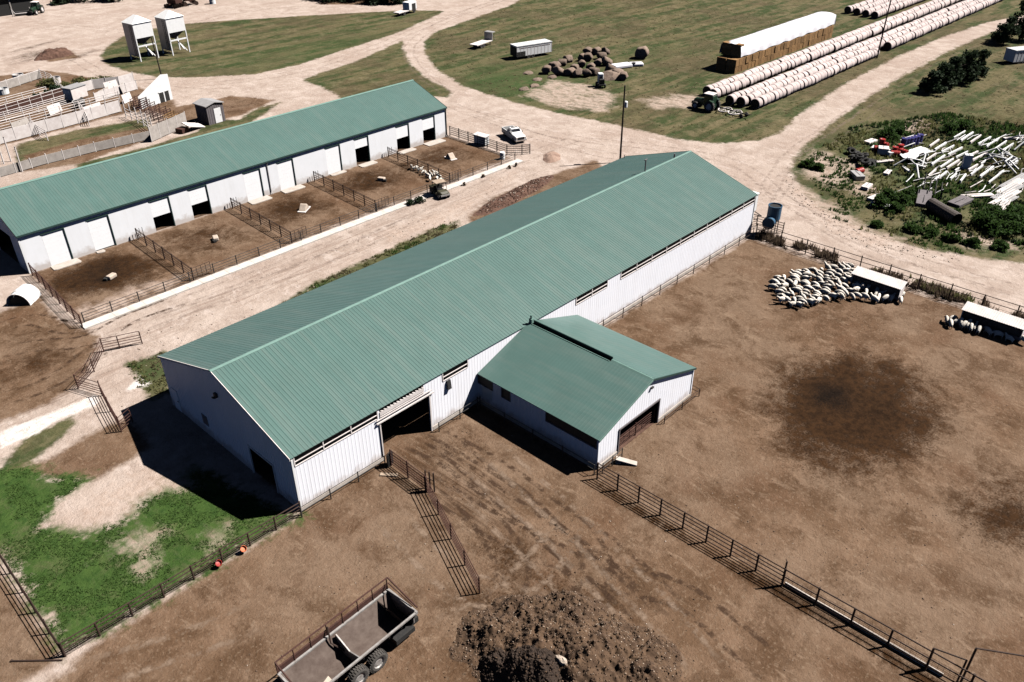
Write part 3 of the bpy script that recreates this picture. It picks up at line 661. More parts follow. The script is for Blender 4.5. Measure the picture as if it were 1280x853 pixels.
for a, b, z0, z1 in wop:
    pl_(pv, a, 0, HA-.02); pl_(a, b, 0, z0); pl_(a, b, z1, HA-.02); pv = b
pl_(pv, -.03, 0, HA-.02); lw_.build('side_wall', 'wall', wing)
for a, b, z0, z1 in wop:
    f = MB(); f.b2((XA-.05, a, z0-.07), (XA+.03, b, z0)); f.b2((XA-.05, a, z1), (XA+.03, b, z1+.05)); f.b2((XA-.05, a-.05, z0-.07), (XA+.03, a, z1+.05)); f.b2((XA-.05, b, z0-.07), (XA+.03, b+.04, z1+.05))
    fo = f.build('window_frame', 'galv_dark', wing)
    p_ = MB(); p_.b2((XA+.03, a, z0), (XA+.05, b, z1)); p_.build('pane', 'black', fo)
d = MB(); d.b2((XA-.07, -1.62, .86), (XA-.035, -.52, 1.84)); d.build('white_panel', 'white', wing)
rw = MB(); rw.ribs((XB, 0, 0), uyn, (1, 0, 0), LA, -.03, 0, HA-.02); rw.build('side_wall', 'wall', wing)
for lo_, hi_ in (((XA, LA-.07, 0), (19.6, LA, .3)), ((24.95, LA-.07, 0), (XB+.02, LA, .3)), ((XA-.07, LA, 0), (XA, -.12, .3)), ((XB, LA, 0), (XB+.07, -.12, .3))):
    f = MB(); f.b2(lo_, hi_); f.build('foundation', 'concrete', wing)
fl = MB(); fl.b2((XA+.1, LA+.1, .004), (XB-.1, -.15, .05)); fl.build('floor', 'berm', wing)
# ================================================================== white barn with ten doors
X0, Y0, LW, HW, RW, HWD = .98, 50.72, 59.9, 4.36, 6.99, 7.13
wb = thing('livestock_barn', 'second green roofed barn with a row of white overhead doors facing small pens', 'barn', (0, 0, 0))
sw = (RW-HW)/HWD
roof_slope(wb, 'roof_slope', X0-.12, X0+LW+.12, (Y0-.15, HW-.15*sw+.06), (Y0+HWD, RW+.06), 'roof', .014)
roof_slope(wb, 'roof_slope', X0-.12, X0+LW+.12, (Y0+2*HWD+.15, HW-.15*sw+.06), (Y0+HWD, RW+.06), 'roof', .014)
c = MB(); c.prism([(Y0+HWD-.25, RW+.02), (Y0+HWD, RW+.13), (Y0+HWD+.25, RW+.02), (Y0+HWD, RW+.06)], 'x', X0-.13, X0+LW+.13); c.build('ridge_cap', 'roof_trim', wb)
c = MB(); c.b2((X0-.12, Y0-.24, HW-.16), (X0+LW+.12, Y0-.14, HW+.01)); c.build('gutter', 'dark_trim', wb)
for xg in (X0-.14, X0+LW+.1):
    r = MB(); r.prism([(Y0-.2, HW-.14), (Y0+HWD, RW-.06), (Y0+HWD, RW+.1), (Y0-.2, HW+.04)], 'x', xg, xg+.04); r.prism([(Y0+2*HWD+.2, HW-.14), (Y0+HWD, RW-.06), (Y0+HWD, RW+.1), (Y0+2*HWD+.2, HW+.04)], 'x', xg, xg+.04)
    r.build('rake_trim', 'dark_trim', wb)
doors = [(3.2, 0), (7.97, .12), (15.05, 1.75), (19.82, 1.75), (27.1, 0), (31.9, 0), (39.28, .05), (44.05, 2.35), (51.33, 1.9), (56.26, 1.95)]
DW, DH = 2.26, 3.68
w_ = MB(); pv = X0
for x, op in doors:
    w_.b2((pv, Y0, 0), (x, Y0+.22, HW-.03)); w_.b2((x, Y0, DH), (x+DW, Y0+.22, HW-.03)); pv = x+DW
w_.b2((pv, Y0, 0), (X0+LW, Y0+.22, HW-.03))
w_.build('front_wall', 'wall_grey', wb)
w_ = MB(); k = 0
w_.b2((X0, Y0-.03, HW-.42), (X0+LW, Y0-.004, HW-.18)); w_.build('fascia', 'white', wb)
for x, op in doors:
    f = MB(); f.b2((x-.08, Y0-.05, DH), (x+DW+.08, Y0-.005, DH+.17)); f.b2((x+DW, Y0-.05, 0), (x+DW+.09, Y0-.005, DH)); f.b2((x+DW-.03, Y0+.003, .0), (x+DW-.004, Y0+.21, DH-.004))  # right jamb strips are dark to paint its shade; header is trim
    fo = f.build('door_frame', 'dark_trim', wb)
    d = MB(); z = op
    while z < DH-.05:
        z1 = min(z+.5, DH); d.b2((x+.02, Y0+.05, z+.005), (x+DW-.04, Y0+.10, z1)); z = z1
    d.build('overhead_door', 'door_white', wb)
for x in (30.45, X0+LW-.06):
    d = MB(); d.tube([(x, Y0-.16, HW-.14), (x, Y0-.07, HW-.5), (x, Y0-.07, .35), (x, Y0-.3, .12)], .06, 8); d.build('downspout', 'galv' if x < 40 else 'dark_trim', wb)
gzw = lambda y: HW+sw*((y-Y0) if y < Y0+HWD else (Y0+2*HWD-y))-.02
g = MB(); gy0, gy1 = Y0+2.6, Y0+8.2
for a, b, z0 in ((Y0, gy0, 0), (gy0, Y0+HWD, 3.5), (Y0+HWD, gy1, 3.5), (gy1, Y0+2*HWD, 0)): g.ribs((X0, 0, 0), uyn, NX, a, b, z0, gzw)
g.build('gable_wall', 'wall', wb)
g = MB()
for a, b in ((Y0, Y0+HWD), (Y0+HWD, Y0+2*HWD)): g.ribs((X0+LW, 0, 0), uyn, (1, 0, 0), a, b, 0, gzw)
g.build('gable_wall', 'wall', wb)
g = MB(); g.ribs((X0, Y0+2*HWD, 0), ux, (0, 1, 0), 0, LW, 0, HW-.02); g.build('back_wall', 'wall', wb)
fl = MB(); fl.b2((X0+.1, Y0+.25, .004), (X0+LW-.1, Y0+2*HWD-.1, .03)); fl.build('floor', 'manure', wb)
f = MB(); f.b2((X0-.04, Y0-.04, .0), (X0+.1, Y0, HW-.45)); f.build('corner_trim', 'white', wb)
# aprons and feed kerb
for x, y0_, wd in ((3.0, 49.4, 2.9), (7.9, 50.0, .9), (26.9, 49.35, 2.9), (31.7, 49.4, 3.1), (39.4, 49.9, 2.4), (44.1, 49.5, 2.7), (51.0, 49.6, 3.0), (56.0, 49.2, 3.4)):
    a = MB(); a.prism([(x, y0_+.1), (x+.25, y0_), (x+wd-.2, y0_-.05), (x+wd, y0_+.15), (x+wd-.05, 50.66), (x+.05, 50.66)], 'z', .003, .09); tag(a.build('concrete_apron', 'concrete'), kind='structure')
kb = MB(); n_ = 40; xs_ = [.1+(60.6)*i/n_ for i in range(n_+1)]
yk = lambda x: 35.68-.002*x
for a, b in zip(xs_[:-1], xs_[1:]):
    kb.prism([(a, yk(a)-.6), (b-.02, yk(b)-.6), (b-.02, yk(b)+.5), (a, yk(a)+.5)], 'z', .003, .13)
tag(kb.build('concrete_kerb', 'lime'), kind='structure')
def fence(name, label, cat, pts, sp=3., h=1.3, rails=(.45, .85, 1.25), m='rust', pr=.05, rr=.03, group=None, n=6, end=True, board=None, post_top=None, wires=()):
    o = Vector((pts[0][0], pts[0][1], 0)); t = thing(name, label, cat, o, 0, group)
    P = [Vector((a, b, 0))-o for a, b in pts]
    for i in range(len(P)-1):
        a, b = P[i], P[i+1]; k = max(1, round((b-a).length/sp))
        for j in range(k+(1 if i == len(P)-2 and end else 0)):
            q = a.lerp(b, j/k); hh = (post_top or h)*(1+random.uniform(-.03, .05)); tl = random.uniform(-.02, .02)
            MB().tube([q, q+Vector((tl, tl, hh))], pr, 7).build('post', m, t)
    for z in rails:
        mb_ = MB(); mb_.tube([p+Vector((0, 0, z)) for p in P], rr, n); mb_.build('rail', m, t)
    if wires:
        mb_ = MB()
        for z in wires: mb_.tube([p+Vector((0, 0, z)) for p in P], .012, 4)
        for i in range(len(P)-1):
            a, b = P[i], P[i+1]; k = max(1, round((b-a).length/.3))
            for j in range(k): q = a.lerp(b, j/k); mb_.tube([q+Vector((0, 0, min(wires))), q+Vector((0, 0, max(wires)))], .008, 3)
        mb_.build('wire_mesh', m, t)
    if board:
        z0, z1, bm_ = board; mb_ = MB()
        for i in range(len(P)-1):
            a, b = P[i], P[i+1]; d = (b-a); k = max(1, round(d.length/2.4)); rz = math.atan2(d.y, d.x)
            for j in range(k):
                q = a.lerp(b, (j+.5)/k); mb_.box((q.x, q.y, (z0+z1)/2+random.uniform(-.03, .03)), (d.length/k-.03, .06, z1-z0), rz, 0, random.uniform(-.03, .03))
        mb_.build('board_panel', bm_, t)
    return t
def gate(parent, a, b, z0, z1, nr, m, nv=3):
    mb_ = MB(); a = Vector((*a, 0)); b = Vector((*b, 0))
    for k in range(nr): z = z0+(z1-z0)*k/(nr-1); mb_.tube([a+UP*z, b+UP*z], .026, 6)
    for k in range(nv): q = a.lerp(b, k/(nv-1)); mb_.tube([q+UP*z0, q+UP*z1], .028, 6)
    return mb_.build('gate', m, parent)
g_wall = 'guard rails along the barn walls'
fence('guard_rail', 'pipe guard rail along the white wall between the near barn corner and the open doorway', 'guard rail', [(-.3, -.55), (7.0, -.55)], 2.9, .95, (.5, .88), 'steel', .045, .028, g_wall)
fence('guard_rail', 'short pipe guard rail along the wall between the open doorway and the wing', 'guard rail', [(12.4, -.55), (16.9, -.55)], 2.2, .95, (.5, .88), 'steel', .045, .028, g_wall)
fence('guard_rail', 'long pipe guard rail along the far barn wall beside the sheep pen', 'guard rail', [(29.9, -.6), (60.4, -.6)], 3.0, 1.1, (.5, 1.05), 'rust', .045, .028, g_wall)
fence('guard_rail', 'pipe guard rail along the shaded side of the wing', 'guard rail', [(16.65, -.5), (16.65, -12.5)], 3.0, 1.0, (.5, .95), 'steel', .045, .028, g_wall)
fence('guard_rail', 'short pipe guard rail at the wing front, left of its opening', 'guard rail', [(17.2, -12.85), (19.5, -12.85)], 1.1, .95, (.45, .9), 'steel', .04, .026, g_wall)
fence('guard_rail', 'pipe guard rail at the wing front, right of its opening, turning the corner', 'guard rail', [(25.1, -12.8), (30.1, -12.8), (30.1, -11.6)], 2.4, .8, (.4, .75), 'rust', .04, .026, g_wall)
t = fence('wing_gate', 'rusty pipe gate standing across the opening of the wing', 'gate', [(19.9, -12.0), (24.8, -12.0)], 2.45, 1.2, (), 'rust_red', .05); gate(t, (0, 0), (4.9, 0), .25, 1.15, 5, 'rust_red', 4)
# lawn fence
fence('pipe_fence', 'dark pipe fence with wire mesh between the lawn and the trailer yard', 'fence', [(-.2, -.35), (-16.0, 0)], 2.0, 1.2, (.55, .85, 1.15), 'rust', .06, .04, None, wires=(.08, .2, .32, .44))
fence('pipe_fence', 'dark pipe fence closing the left end of the lawn', 'fence', [(-16.05, .1), (-15.8, 11.0), (-15.6, 24)], 2.1, 1.25, (.3, .6, .9, 1.2), 'rust', .05, .03)
t = thing('iron_pole', 'thin dark pole lying on the soil beyond the lawn corner', 'pole', (*at2(15, 827), .05)); d_ = at(78, 826)-at(15, 827); MB().tube([(0, 0, 0), d_], .05, 7).build('shaft', 'rust', t); MB().lathe([(.0, -.01), (.07, -.01), (.07, .06), (0, .06)], 8).build('cap', 'rust', t)
# pens of the livestock barn
gp = 'fences of the pens in front of the livestock barn'
fence('pen_fence', 'long low pipe fence standing along the pale kerb in front of the pens', 'fence', [(.6, 36.35), (60.4, 36.3)], 2.75, 1.15, (.5, .8, 1.1), 'steel', .055, .026, gp)
def divider(x0, x1, label, y1=36.6):
    t = fence('pen_divider', label, 'fence', [(x0, 50.2), (x1, y1)], 2.3, 1.45, (.35, .65, .95, 1.25, 1.4), 'rust', .07, .035, gp)
    gate(t, (x1-x0, y1-50.2), (x1-x0+2.1, y1-50.2+.1), .2, 1.35, 5, 'rust', 5)
    for k in range(3): MB().tube([(x0*0+.1+k*.35, .2, 0), (.1+k*.35, .2, 1.25)], .03, 6).build('post', 'steel', t)
divider(12.6, 12.0, 'dark pipe divider between the two pens nearest the white calf hut')
divider(24.6, 24.0, 'dark pipe divider between the second and third pen from the calf hut')
divider(36.7, 36.0, 'dark pipe divider between the middle pen and the pen holding sheep')
divider(49.2, 48.3, 'dark pipe divider with sheep standing along it')
t = fence('pen_divider', 'rusty pipe fence closing the left end of the pens beside the white calf hut', 'fence', [(1.0, 50.0), (.1, 35.6)], 2.1, 1.45, (.3, .6, .9, 1.2, 1.4), 'rust_red', .07, .035, gp)
fence('pen_divider', 'dark cluttered pipe fence closing the far end of the pens near the pickup', 'fence', [(61.4, 50.6), (61.2, 38.6), (62.6, 37.0), (63.6, 36.4)], 2.0, 1.5, (.3, .6, .9, 1.2, 1.4), 'steel', .07, .04, gp, wires=(.2, .5, .8, 1.1))
# big pen
fence('pen_fence', 'brown pipe fence running from the wing corner to the tall post', 'fence', [(16.5, -12.9), (16.55, -27.4)], 1.8, 1.5, (.15, .5, .85, 1.15, 1.45), 'rust', .065, .04, None)
fence('pen_fence', 'brown pipe fence with wire mesh from the tall post toward the leaning frames', 'fence', [(16.55, -27.4), (16.7, -40.5)], 2.3, 1.5, (.2, .85, 1.45), 'rust', .065, .045, None, wires=(.25, .4, .55, .7, .85, 1.0))
t = thing('kerb_board', 'pale board along the foot of the wire mesh pen fence', 'board', (16.75, -27.5, 0)); MB().b2((-.05, -9.5, 0), (.03, 0, .28)).build('plank', 'concrete', t)
t = thing('tall_post', 'tall post with a bare top where the two lengths of pen fence meet', 'post', (16.6, -27.35, 0)); MB().tube([(0, 0, 0), (0, 0, 2.1)], .055, 7).build('post', 'rust', t); MB().tube([(0, 0, 1.95), (.02, .1, 2.2)], .02, 5).build('hook', 'rust', t)
def frame(a, b, ha, label):
    t = thing('gallows_gate', label, 'frame', a); a_, b_ = Vector(a), Vector(b); e = b_-a_
    MB().tube([(0, 0, 0), (0, 0, ha)], .06, 8).build('post', 'rust', t); MB().tube([(0, 0, ha), e+UP*ha], .045, 7).build('top_bar', 'rust', t); MB().tube([e, e+UP*ha], .055, 7).build('post', 'rust', t)
pa = at(1156, 838); pb = at(1196, 853); frame(tuple(pa), tuple(pb), 1.9, 'lower of two rusty pipe frames at the end of the mesh fence')
pa = at(1201, 853); pb = at(1290, 868); frame(tuple(pa), tuple(pb), 2.9, 'taller of two rusty pipe frames at the end of the mesh fence')
fence('pen_fence', 'tall dark pipe fence with dead weeds along the far side of the sheep pen', 'fence', [(60.3, -1.0), (60.6, -40)], 3.1, 1.75, (.25, 1.1, 1.65), 'rust', .06, .035, None, wires=(.3, .5, .7))
fence('pen_fence', 'short dark pipe fence joining the far barn corner to the blue tank', 'fence', [(60.95, .2), (61.0, 1.4), (63.4, 0.6), (63.6, -2.6)], 1.4, 1.3, (.3, .6, .9, 1.2), 'rust', .06, .035)
# alley by the doorway
t = fence('cattle_fence', 'brown cattle panel fence slanting out across the yard from the alley gate', 'fence', [(7.2, -4.9), (3.35, -14.1)], 2.5, 1.45, (.2, .48, .76, 1.04, 1.4), 'rust_red', .05, .032)
t = fence('alley_gate', 'rusty cattle gate hinged at the doorway of the long barn', 'gate', [(7.3, -.9), (7.2, -4.8)], 1.95, 1.55, (.2, .45, .7, .95, 1.2, 1.5), 'rust_red', .055, .032, None, wires=(.2, .35, .5, .65, .8, .95, 1.1, 1.25, 1.4))
t = fence('alley_post', 'cluster of short rusty posts where the alley panels meet', 'posts', [(7.45, -4.6), (7.6, -5.3)], .35, 1.7, (1.0,), 'rust', .06)
t = thing('rubber_flap', 'black rubber mat hung at the foot of the doorway post', 'mat', (7.3, -.7, 0)); MB().box((0, -.1, .55), (.7, .1, 1.1), .3).build('mat', 'black', t); MB().tube([(-.35, -.1, 1.1), (.35, .1, 1.1)], .03, 6).build('bar', 'steel', t)
t = thing('loose_plank', 'pale plank lying on the ground at the foot of the alley gate', 'plank', (6.5, -1.6, 0)); MB().box((0, 0, .05), (1.3, .3, .08), -.9).build('plank', 'wood', t)
pk = at(780, 578); t = thing('loading_plank', 'pale concrete plank lying slanted at the opening of the wing', 'plank', tuple(pk)); MB().box((0, -.2, .22), (1.6, .45, .12), -1.0, 0, 0, .2).build('plank', 'concrete', t); MB().box((-.3, .3, .08), (.4, .4, .15), -1.0).build('block', 'concrete', t)
# loose rusty panels left of the barn
gl = 'rusty portable panels left of the barn'
def px_fence(label, P, h=1.4): return fence('corral_panel', label, 'panel fence', W(P), 2.2, h, (.2, .45, .7, .95, 1.35), 'rust_red', .05, .03, gl)
px_fence('rusty panel fence leaning toward the long dark barn shadow', [(152, 540), (138, 515), (128, 495), (98, 486)], 1.5)
px_fence('rusty panel fence running from the pale strip up toward the kerb', [(98, 486), (118, 465), (130, 440)])
px_fence('short rusty panels ending in the pale lane', [(130, 440), (150, 436), (178, 430)], 1.3)
px_fence('short rusty panel behind the barn shadow tip', [(152, 540), (166, 528)], 1.2)
# ================================================================== sheep
def skin_mesh(name, V, E, Rr, mats, face_fn, sub=1):
    me = bpy.data.meshes.new(name); me.from_pydata(V, E, []); o = bpy.data.objects.new(name, me); COL.objects.link(o)
    sk = o.modifiers.new('skin', 'SKIN'); sk.use_smooth_shade = True
    lay = me.skin_vertices[0].data if me.skin_vertices else None
    if lay is None:
        bm = bmesh.new(); bm.from_mesh(me); bm.verts.layers.skin.verify(); bm.to_mesh(me); bm.free(); lay = me.skin_vertices[0].data
    for i, r in enumerate(Rr): lay[i].radius = r if isinstance(r, tuple) else (r, r); lay[i].use_root = (i == 0)
    ss = o.modifiers.new('sub', 'SUBSURF'); ss.levels = sub; ss.render_levels = sub
    dg = bpy.context.evaluated_depsgraph_get(); m2 = bpy.data.meshes.new_from_object(o.evaluated_get(dg))
    bpy.data.objects.remove(o); m2.materials.clear()
    for m in mats: m2.materials.append(M[m])
    for p in m2.polygons: p.material_index = face_fn(p.center); p.use_smooth = True
    m2.name = name; return m2
def sheep_mesh(head_down, bend=0.):
    V = [(-.36,0,.62), (-.1,0,.66), (.18,0,.65), (.36,bend*.3,.68)]
    R_ = [(.20,.22), (.25,.27), (.24,.25), (.17,.19)]; E = [(0,1),(1,2),(2,3)]
    if head_down: nk = [(.52,bend*.6,.60,.11), (.66,bend,.46,.085), (.76,bend*1.2,.36,.06)]
    else: nk = [(.48,bend*.7,.84,.11), (.60,bend,.90,.09), (.74,bend*1.3,.84,.055)]
    b = 3
    for x, y, z, r in nk: V.append((x, y, z)); R_.append(r); E.append((b, len(V)-1)); b = len(V)-1
    hx = V[5]
    for s in (-1, 1): V.append((hx[0]-.02, hx[1]+s*.15, hx[2]+.05)); R_.append((.022,.03)); E.append((5, len(V)-1))
    V.append((-.56,0,.56)); R_.append(.05); E.append((0, len(V)-1))
    for bi, x in ((0, -.36), (3, .30)):
        for s in (-1, 1):
            b = bi if bi == 0 else 2
            k = .05 if bi == 0 else 0.
            V.append((x-.02, s*.13, .42)); R_.append(.085); E.append((b, len(V)-1)); a = len(V)-1
            V.append((x-k*1.4, s*.13, .22)); R_.append(.04); E.append((a, a+1))
            V.append((x-.01, s*.13, .03)); R_.append(.036); E.append((a+1, a+2))
    x0 = .50 if head_down else .53
    return skin_mesh('sheep', V, E, R_, ('wool', 'face'), lambda c: 1 if (c.z < .30 and c.x < .5) or (c.x > x0+.08) else 0)
SM = [sheep_mesh(True), sheep_mesh(False), sheep_mesh(True, .16), sheep_mesh(False, -.14)]
def sheep(x, y, rz, label, group, k=None, sc=None):
    o = bpy.data.objects.new('sheep', SM[random.choice((0, 0, 1, 2, 3)) if k is None else k]); COL.objects.link(o)
    o.location = (x, y, 0); o.rotation_euler = (0, 0, rz); s = sc or random.uniform(.80, .98); o.scale = (s, s*random.uniform(.74, .9), s)
    return tag(o, label, 'sheep', group)
fl_poly = W([(962,366),(970,352),(985,346),(1010,343),(1030,339),(1062,337),(1068,348),(1090,357),(1128,372),(1126,381),(1100,380),(1050,376),(1030,378),(1016,386),(990,386),(975,377)])
cand = pts_in([fl_poly], 12000, .1); got = []
for x, y in cand:
    th = PI/2+random.gauss(0, .26) if random.random() < .88 else random.gauss(.1, .4)
    th2 = th if random.random() < .5 else th+PI
    ok = True
    for X, Y, T_ in got:
        dx, dy = x-X, y-Y; c_, s_ = math.cos(T_), math.sin(T_); u = (c_*dx+s_*dy)/.98; v = (-s_*dx+c_*dy)/.45
        if u*u+v*v < 1: ok = False; break
    if ok: got.append((x, y, th2))
    if len(got) >= 150: break
for x, y, th in got:
    if y < -14.6 and x > 55.0: th = random.gauss(0, .35)+(-.15)
    sheep(x, y, th, 'white sheep packed in the big flock at the left covered feeder', 'the big flock at the left covered feeder')
for (px, py), rz, lb in (((977, 380), 2.6, 'left of two white sheep standing apart in front of the big flock'), ((990, 385), 2.7, 'right of two white sheep standing apart in front of the big flock')):
    g_ = at(px, py); sheep(g_.x, g_.y, rz, lb, 'stray sheep before the big flock', 3)
for px, py in [(1182,404),(1189,403),(1187,409),(1194,407),(1200,408),(1204,411),(1209,411),(1212,414),(1217,414),(1222,417)]:
    g_ = at(px, py); sheep(g_.x, g_.y, random.gauss(.1, .5), 'white sheep bunched at the near end of the right covered feeder', 'sheep bunched at the right covered feeder')
for (px, py), lb in (((1233, 419), 'first single white sheep beside the bunch in the shade of the right feeder'), ((1246, 423), 'second single white sheep from the bunch in the shade of the right feeder'), ((1260, 428), 'last white sheep feeding in the shade of the right feeder'), ((1277, 430), 'white sheep standing at the far end of the right feeder by the picture edge')):
    g_ = at(px, py); sheep(g_.x, g_.y, random.gauss(1.3, .4), lb, 'single sheep at the right covered feeder')
for px, py in [(513,211),(518,213),(524,215),(529,218),(533,222),(537,221),(541,220),(543,219),(545,226),(550,228),(536,226),(547,223)]:
    g_ = at(px, py); sheep(g_.x, g_.y-.25, random.uniform(0, 6.28), 'white and dark sheep standing along the dark pen divider by the buggy', 'sheep along the pen divider', None, .78)
# ================================================================== covered feeders
def feeder(y0, y1, label):
    t = thing('covered_feeder', label, 'feeder', (57.0, (y0+y1)/2, 0), 0, 'covered sheep feeders'); h = abs(y1-y0)/2
    r = MB(); r.ribs((-.62, 0, 1.52), (0, 1, 0), Vector((-.2, 0, 1)).normalized(), -h-.12, h+.12, 0, 1.36, .2, .02, Vector((1, 0, .27)).normalized())
    r.quad((-.62, -h-.12, 1.50), (-.62, h+.12, 1.50), (.69, h+.12, 1.85), (.69, -h-.12, 1.85)); r.build('roof', 'offwhite', t)
    for s in (-1, 1):
        MB().prism([(-.5, .25), (.55, .25), (.6, 1.80), (-.55, 1.5)], 'y', s*h-.03, s*h+.03).build('end_panel', 'offwhite', t)
    c_ = MB(); c_.b2((-.5, -h, .32), (.5, h, .38)); c_.b2((-.52, -h, .32), (-.47, h, .62)); c_.b2((.47, -h, .32), (.52, h, .62)); c_.build('trough', 'galv_dark', t)
    b_ = MB(); b_.b2((.38, -h, .62), (.44, h, 1.70)); b_.build('back_panel', 'steel', t)
    k_ = MB()
    for i in range(int(h*2/.22)): y = -h+.11+i*.22; k_.tube([(-.46, y, .6), (-.18, y, 1.5)], .014, 5)
    k_.build('hay_rack', 'steel', t)
    hb = MB(); hb.prism([(-.3, .4), (.3, .4), (.36, 1.15), (-.16, 1.25)], 'y', -h+.06, h-.06); hb.build('hay', 'hay_old', t)
    for x in (-.45, .5):
        for y in (-h+.1, 0, h-.1): MB().b2((x-.04, y-.04, 0), (x+.04, y+.04, .34)).build('leg', 'steel', t)
feeder(-13.75, -18.55, 'grey roofed feeder with the big flock of sheep crowded along it')
feeder(-24.35, -29.5, 'grey roofed feeder with a few sheep in its shade by the picture edge')
# ================================================================== pens' white salt tubs
def lump(name, m, label, cat, loc, r, sq=.6, seed=0, sub=2, group=None, jag=.25):
    bm = bmesh.new(); bmesh.ops.create_icosphere(bm, subdivisions=sub, radius=1); rr = random.Random(seed)
    off = [Vector((rr.uniform(-9, 9), rr.uniform(-9, 9), 0))]
    from mathutils import noise as mn
    for v in bm.verts:
        k = 1+jag*mn.noise(v.co*1.7+off[0])+jag*.5*mn.noise(v.co*4+off[0]); v.co = Vector((v.co.x*r[0]*k, v.co.y*r[1]*k, max(v.co.z, -.35)*r[2]*k))
    me = bpy.data.meshes.new(name); bm.to_mesh(me); bm.free(); me.materials.append(M[m]); 
    o = bpy.data.objects.new(name, me); COL.objects.link(o); o.location = loc; tag(o, label, cat, group); return o
def tent(x, y, label, k):
    t = thing('salt_block', label, 'salt block', (x, y, 0), .2+k*.4, 'salt licks in the pens')
    if k % 2: MB().prism([(-.8, 0), (.8, 0), (.12, .75), (-.05, .72)], 'y', -.42, .42).build('block', 'palestone', t, bevel=.06); MB().b2((-.95, -.5, .0), (.95, .5, .08)).build('tray', 'offwhite', t)
    else: MB().box((0, 0, .24), (1.0, .6, .42), .2).build('block', 'palestone', t, bevel=.1); MB().box((-.62, .1, .15), (.4, .4, .3), .5).build('block', 'black', t, bevel=.05)
tent(6.4, 43.3, 'pale salt block in the pen nearest the calf hut', 0); tent(18.6, 43.7, 'pale salt block in the second pen from the calf hut', 2)
tent(30.4, 43.5, 'pale peaked salt lick on a tray in the middle pen', 1); tent(42.9, 44, 'pale salt block in the pen where sheep stand', 4); tent(54.8, 43.4, 'pale peaked salt lick in the farthest pen', 3)
# white calf hut
t = thing('calf_hut', 'white arched calf hut beside the rusty fence end', 'animal hut', (-1.6, 45.2, 0), .75)
hh = MB(); ar = [(math.cos(a)*1.15, math.sin(a)*1.25) for a in np.linspace(0, PI, 13)]
for i in range(12):
    for x0, x1, k in ((-1.1, -.4, 1), (-.4, .4, 1.04), (.4, 1.1, 1)):
        (a, b), (c_, d_) = ar[i], ar[i+1]; hh.quad((x0, a*k, b*k), (x1, a*k, b*k), (x1, c_*k, d_*k), (x0, c_*k, d_*k))
hh.build('shell', 'white', t); MB().prism(ar, 'x', .95, 1.0).build('back_panel', 'white', t); MB().prism([(a*.8, b*.75) for a, b in ar], 'x', -1.0, -.96).build('opening', 'black', t)
fr = MB(); fr.tube([(-1.1, a, b) for a, b in ar], .05, 6); fr.build('rim', 'offwhite', t)
# ================================================================== vehicles (local +x is forward)
def wheel(parent, c_, r, wd, m_rim='steel', lugs=0):
    rim = MB(); rim.lathe([(.0, -wd*.32), (r*.30, -wd*.34), (r*.55, -wd*.25), (r*.6, -wd*.45), (r*.6, wd*.45), (r*.55, wd*.25), (r*.3, wd*.34), (0, wd*.32)], 16, (0, 0, 0), 0, 'y')
    o = rim.build('wheel', m_rim, parent, loc=c_)
    ty = MB(); ty.lathe([(r*.58, -wd*.45), (r*.8, -wd*.5), (r*.95, -wd*.44), (r, -wd*.3), (r, wd*.3), (r*.95, wd*.44), (r*.8, wd*.5), (r*.58, wd*.45)], 22, (0, 0, 0), 0, 'y')
    for k in range(lugs):
        a = 2*PI*k/lugs
        for s in (-1, 1):
            q = (math.cos(a+s*.07)*r*1.0, s*wd*.22, math.sin(a+s*.07)*r*1.0); ty.box(q, (.07, wd*.42, r*.09), 0, 0, 0, -a)
    ty.build('tyre', 'tyre', o); return o
def loft(secs, m=None, mb_=None):
    # secs: list of (x, [(y,z)...]) closed rings
    m_ = mb_ or MB(); V = []; F = []; n = len(secs[0][1])
    for x, R_ in secs: V += [(x, y, z) for y, z in R_]
    for i in range(len(secs)-1):
        for k in range(n): F.append((i*n+k, i*n+(k+1) % n, (i+1)*n+(k+1) % n, (i+1)*n+k))
    F.append(tuple(range(n-1, -1, -1))); F.append(tuple((len(secs)-1)*n+k for k in range(n)))
    return m_.add(V, F)
def ring(hw, z0, z1, top=None, ch=.08):
    tw = hw if top is None else top
    return [(-hw, z0), (hw, z0), (hw+.02, (z0+z1)/2), (tw, z1-ch), (tw-ch, z1), (-tw+ch, z1), (-tw, z1-ch), (-hw-.02, (z0+z1)/2)]
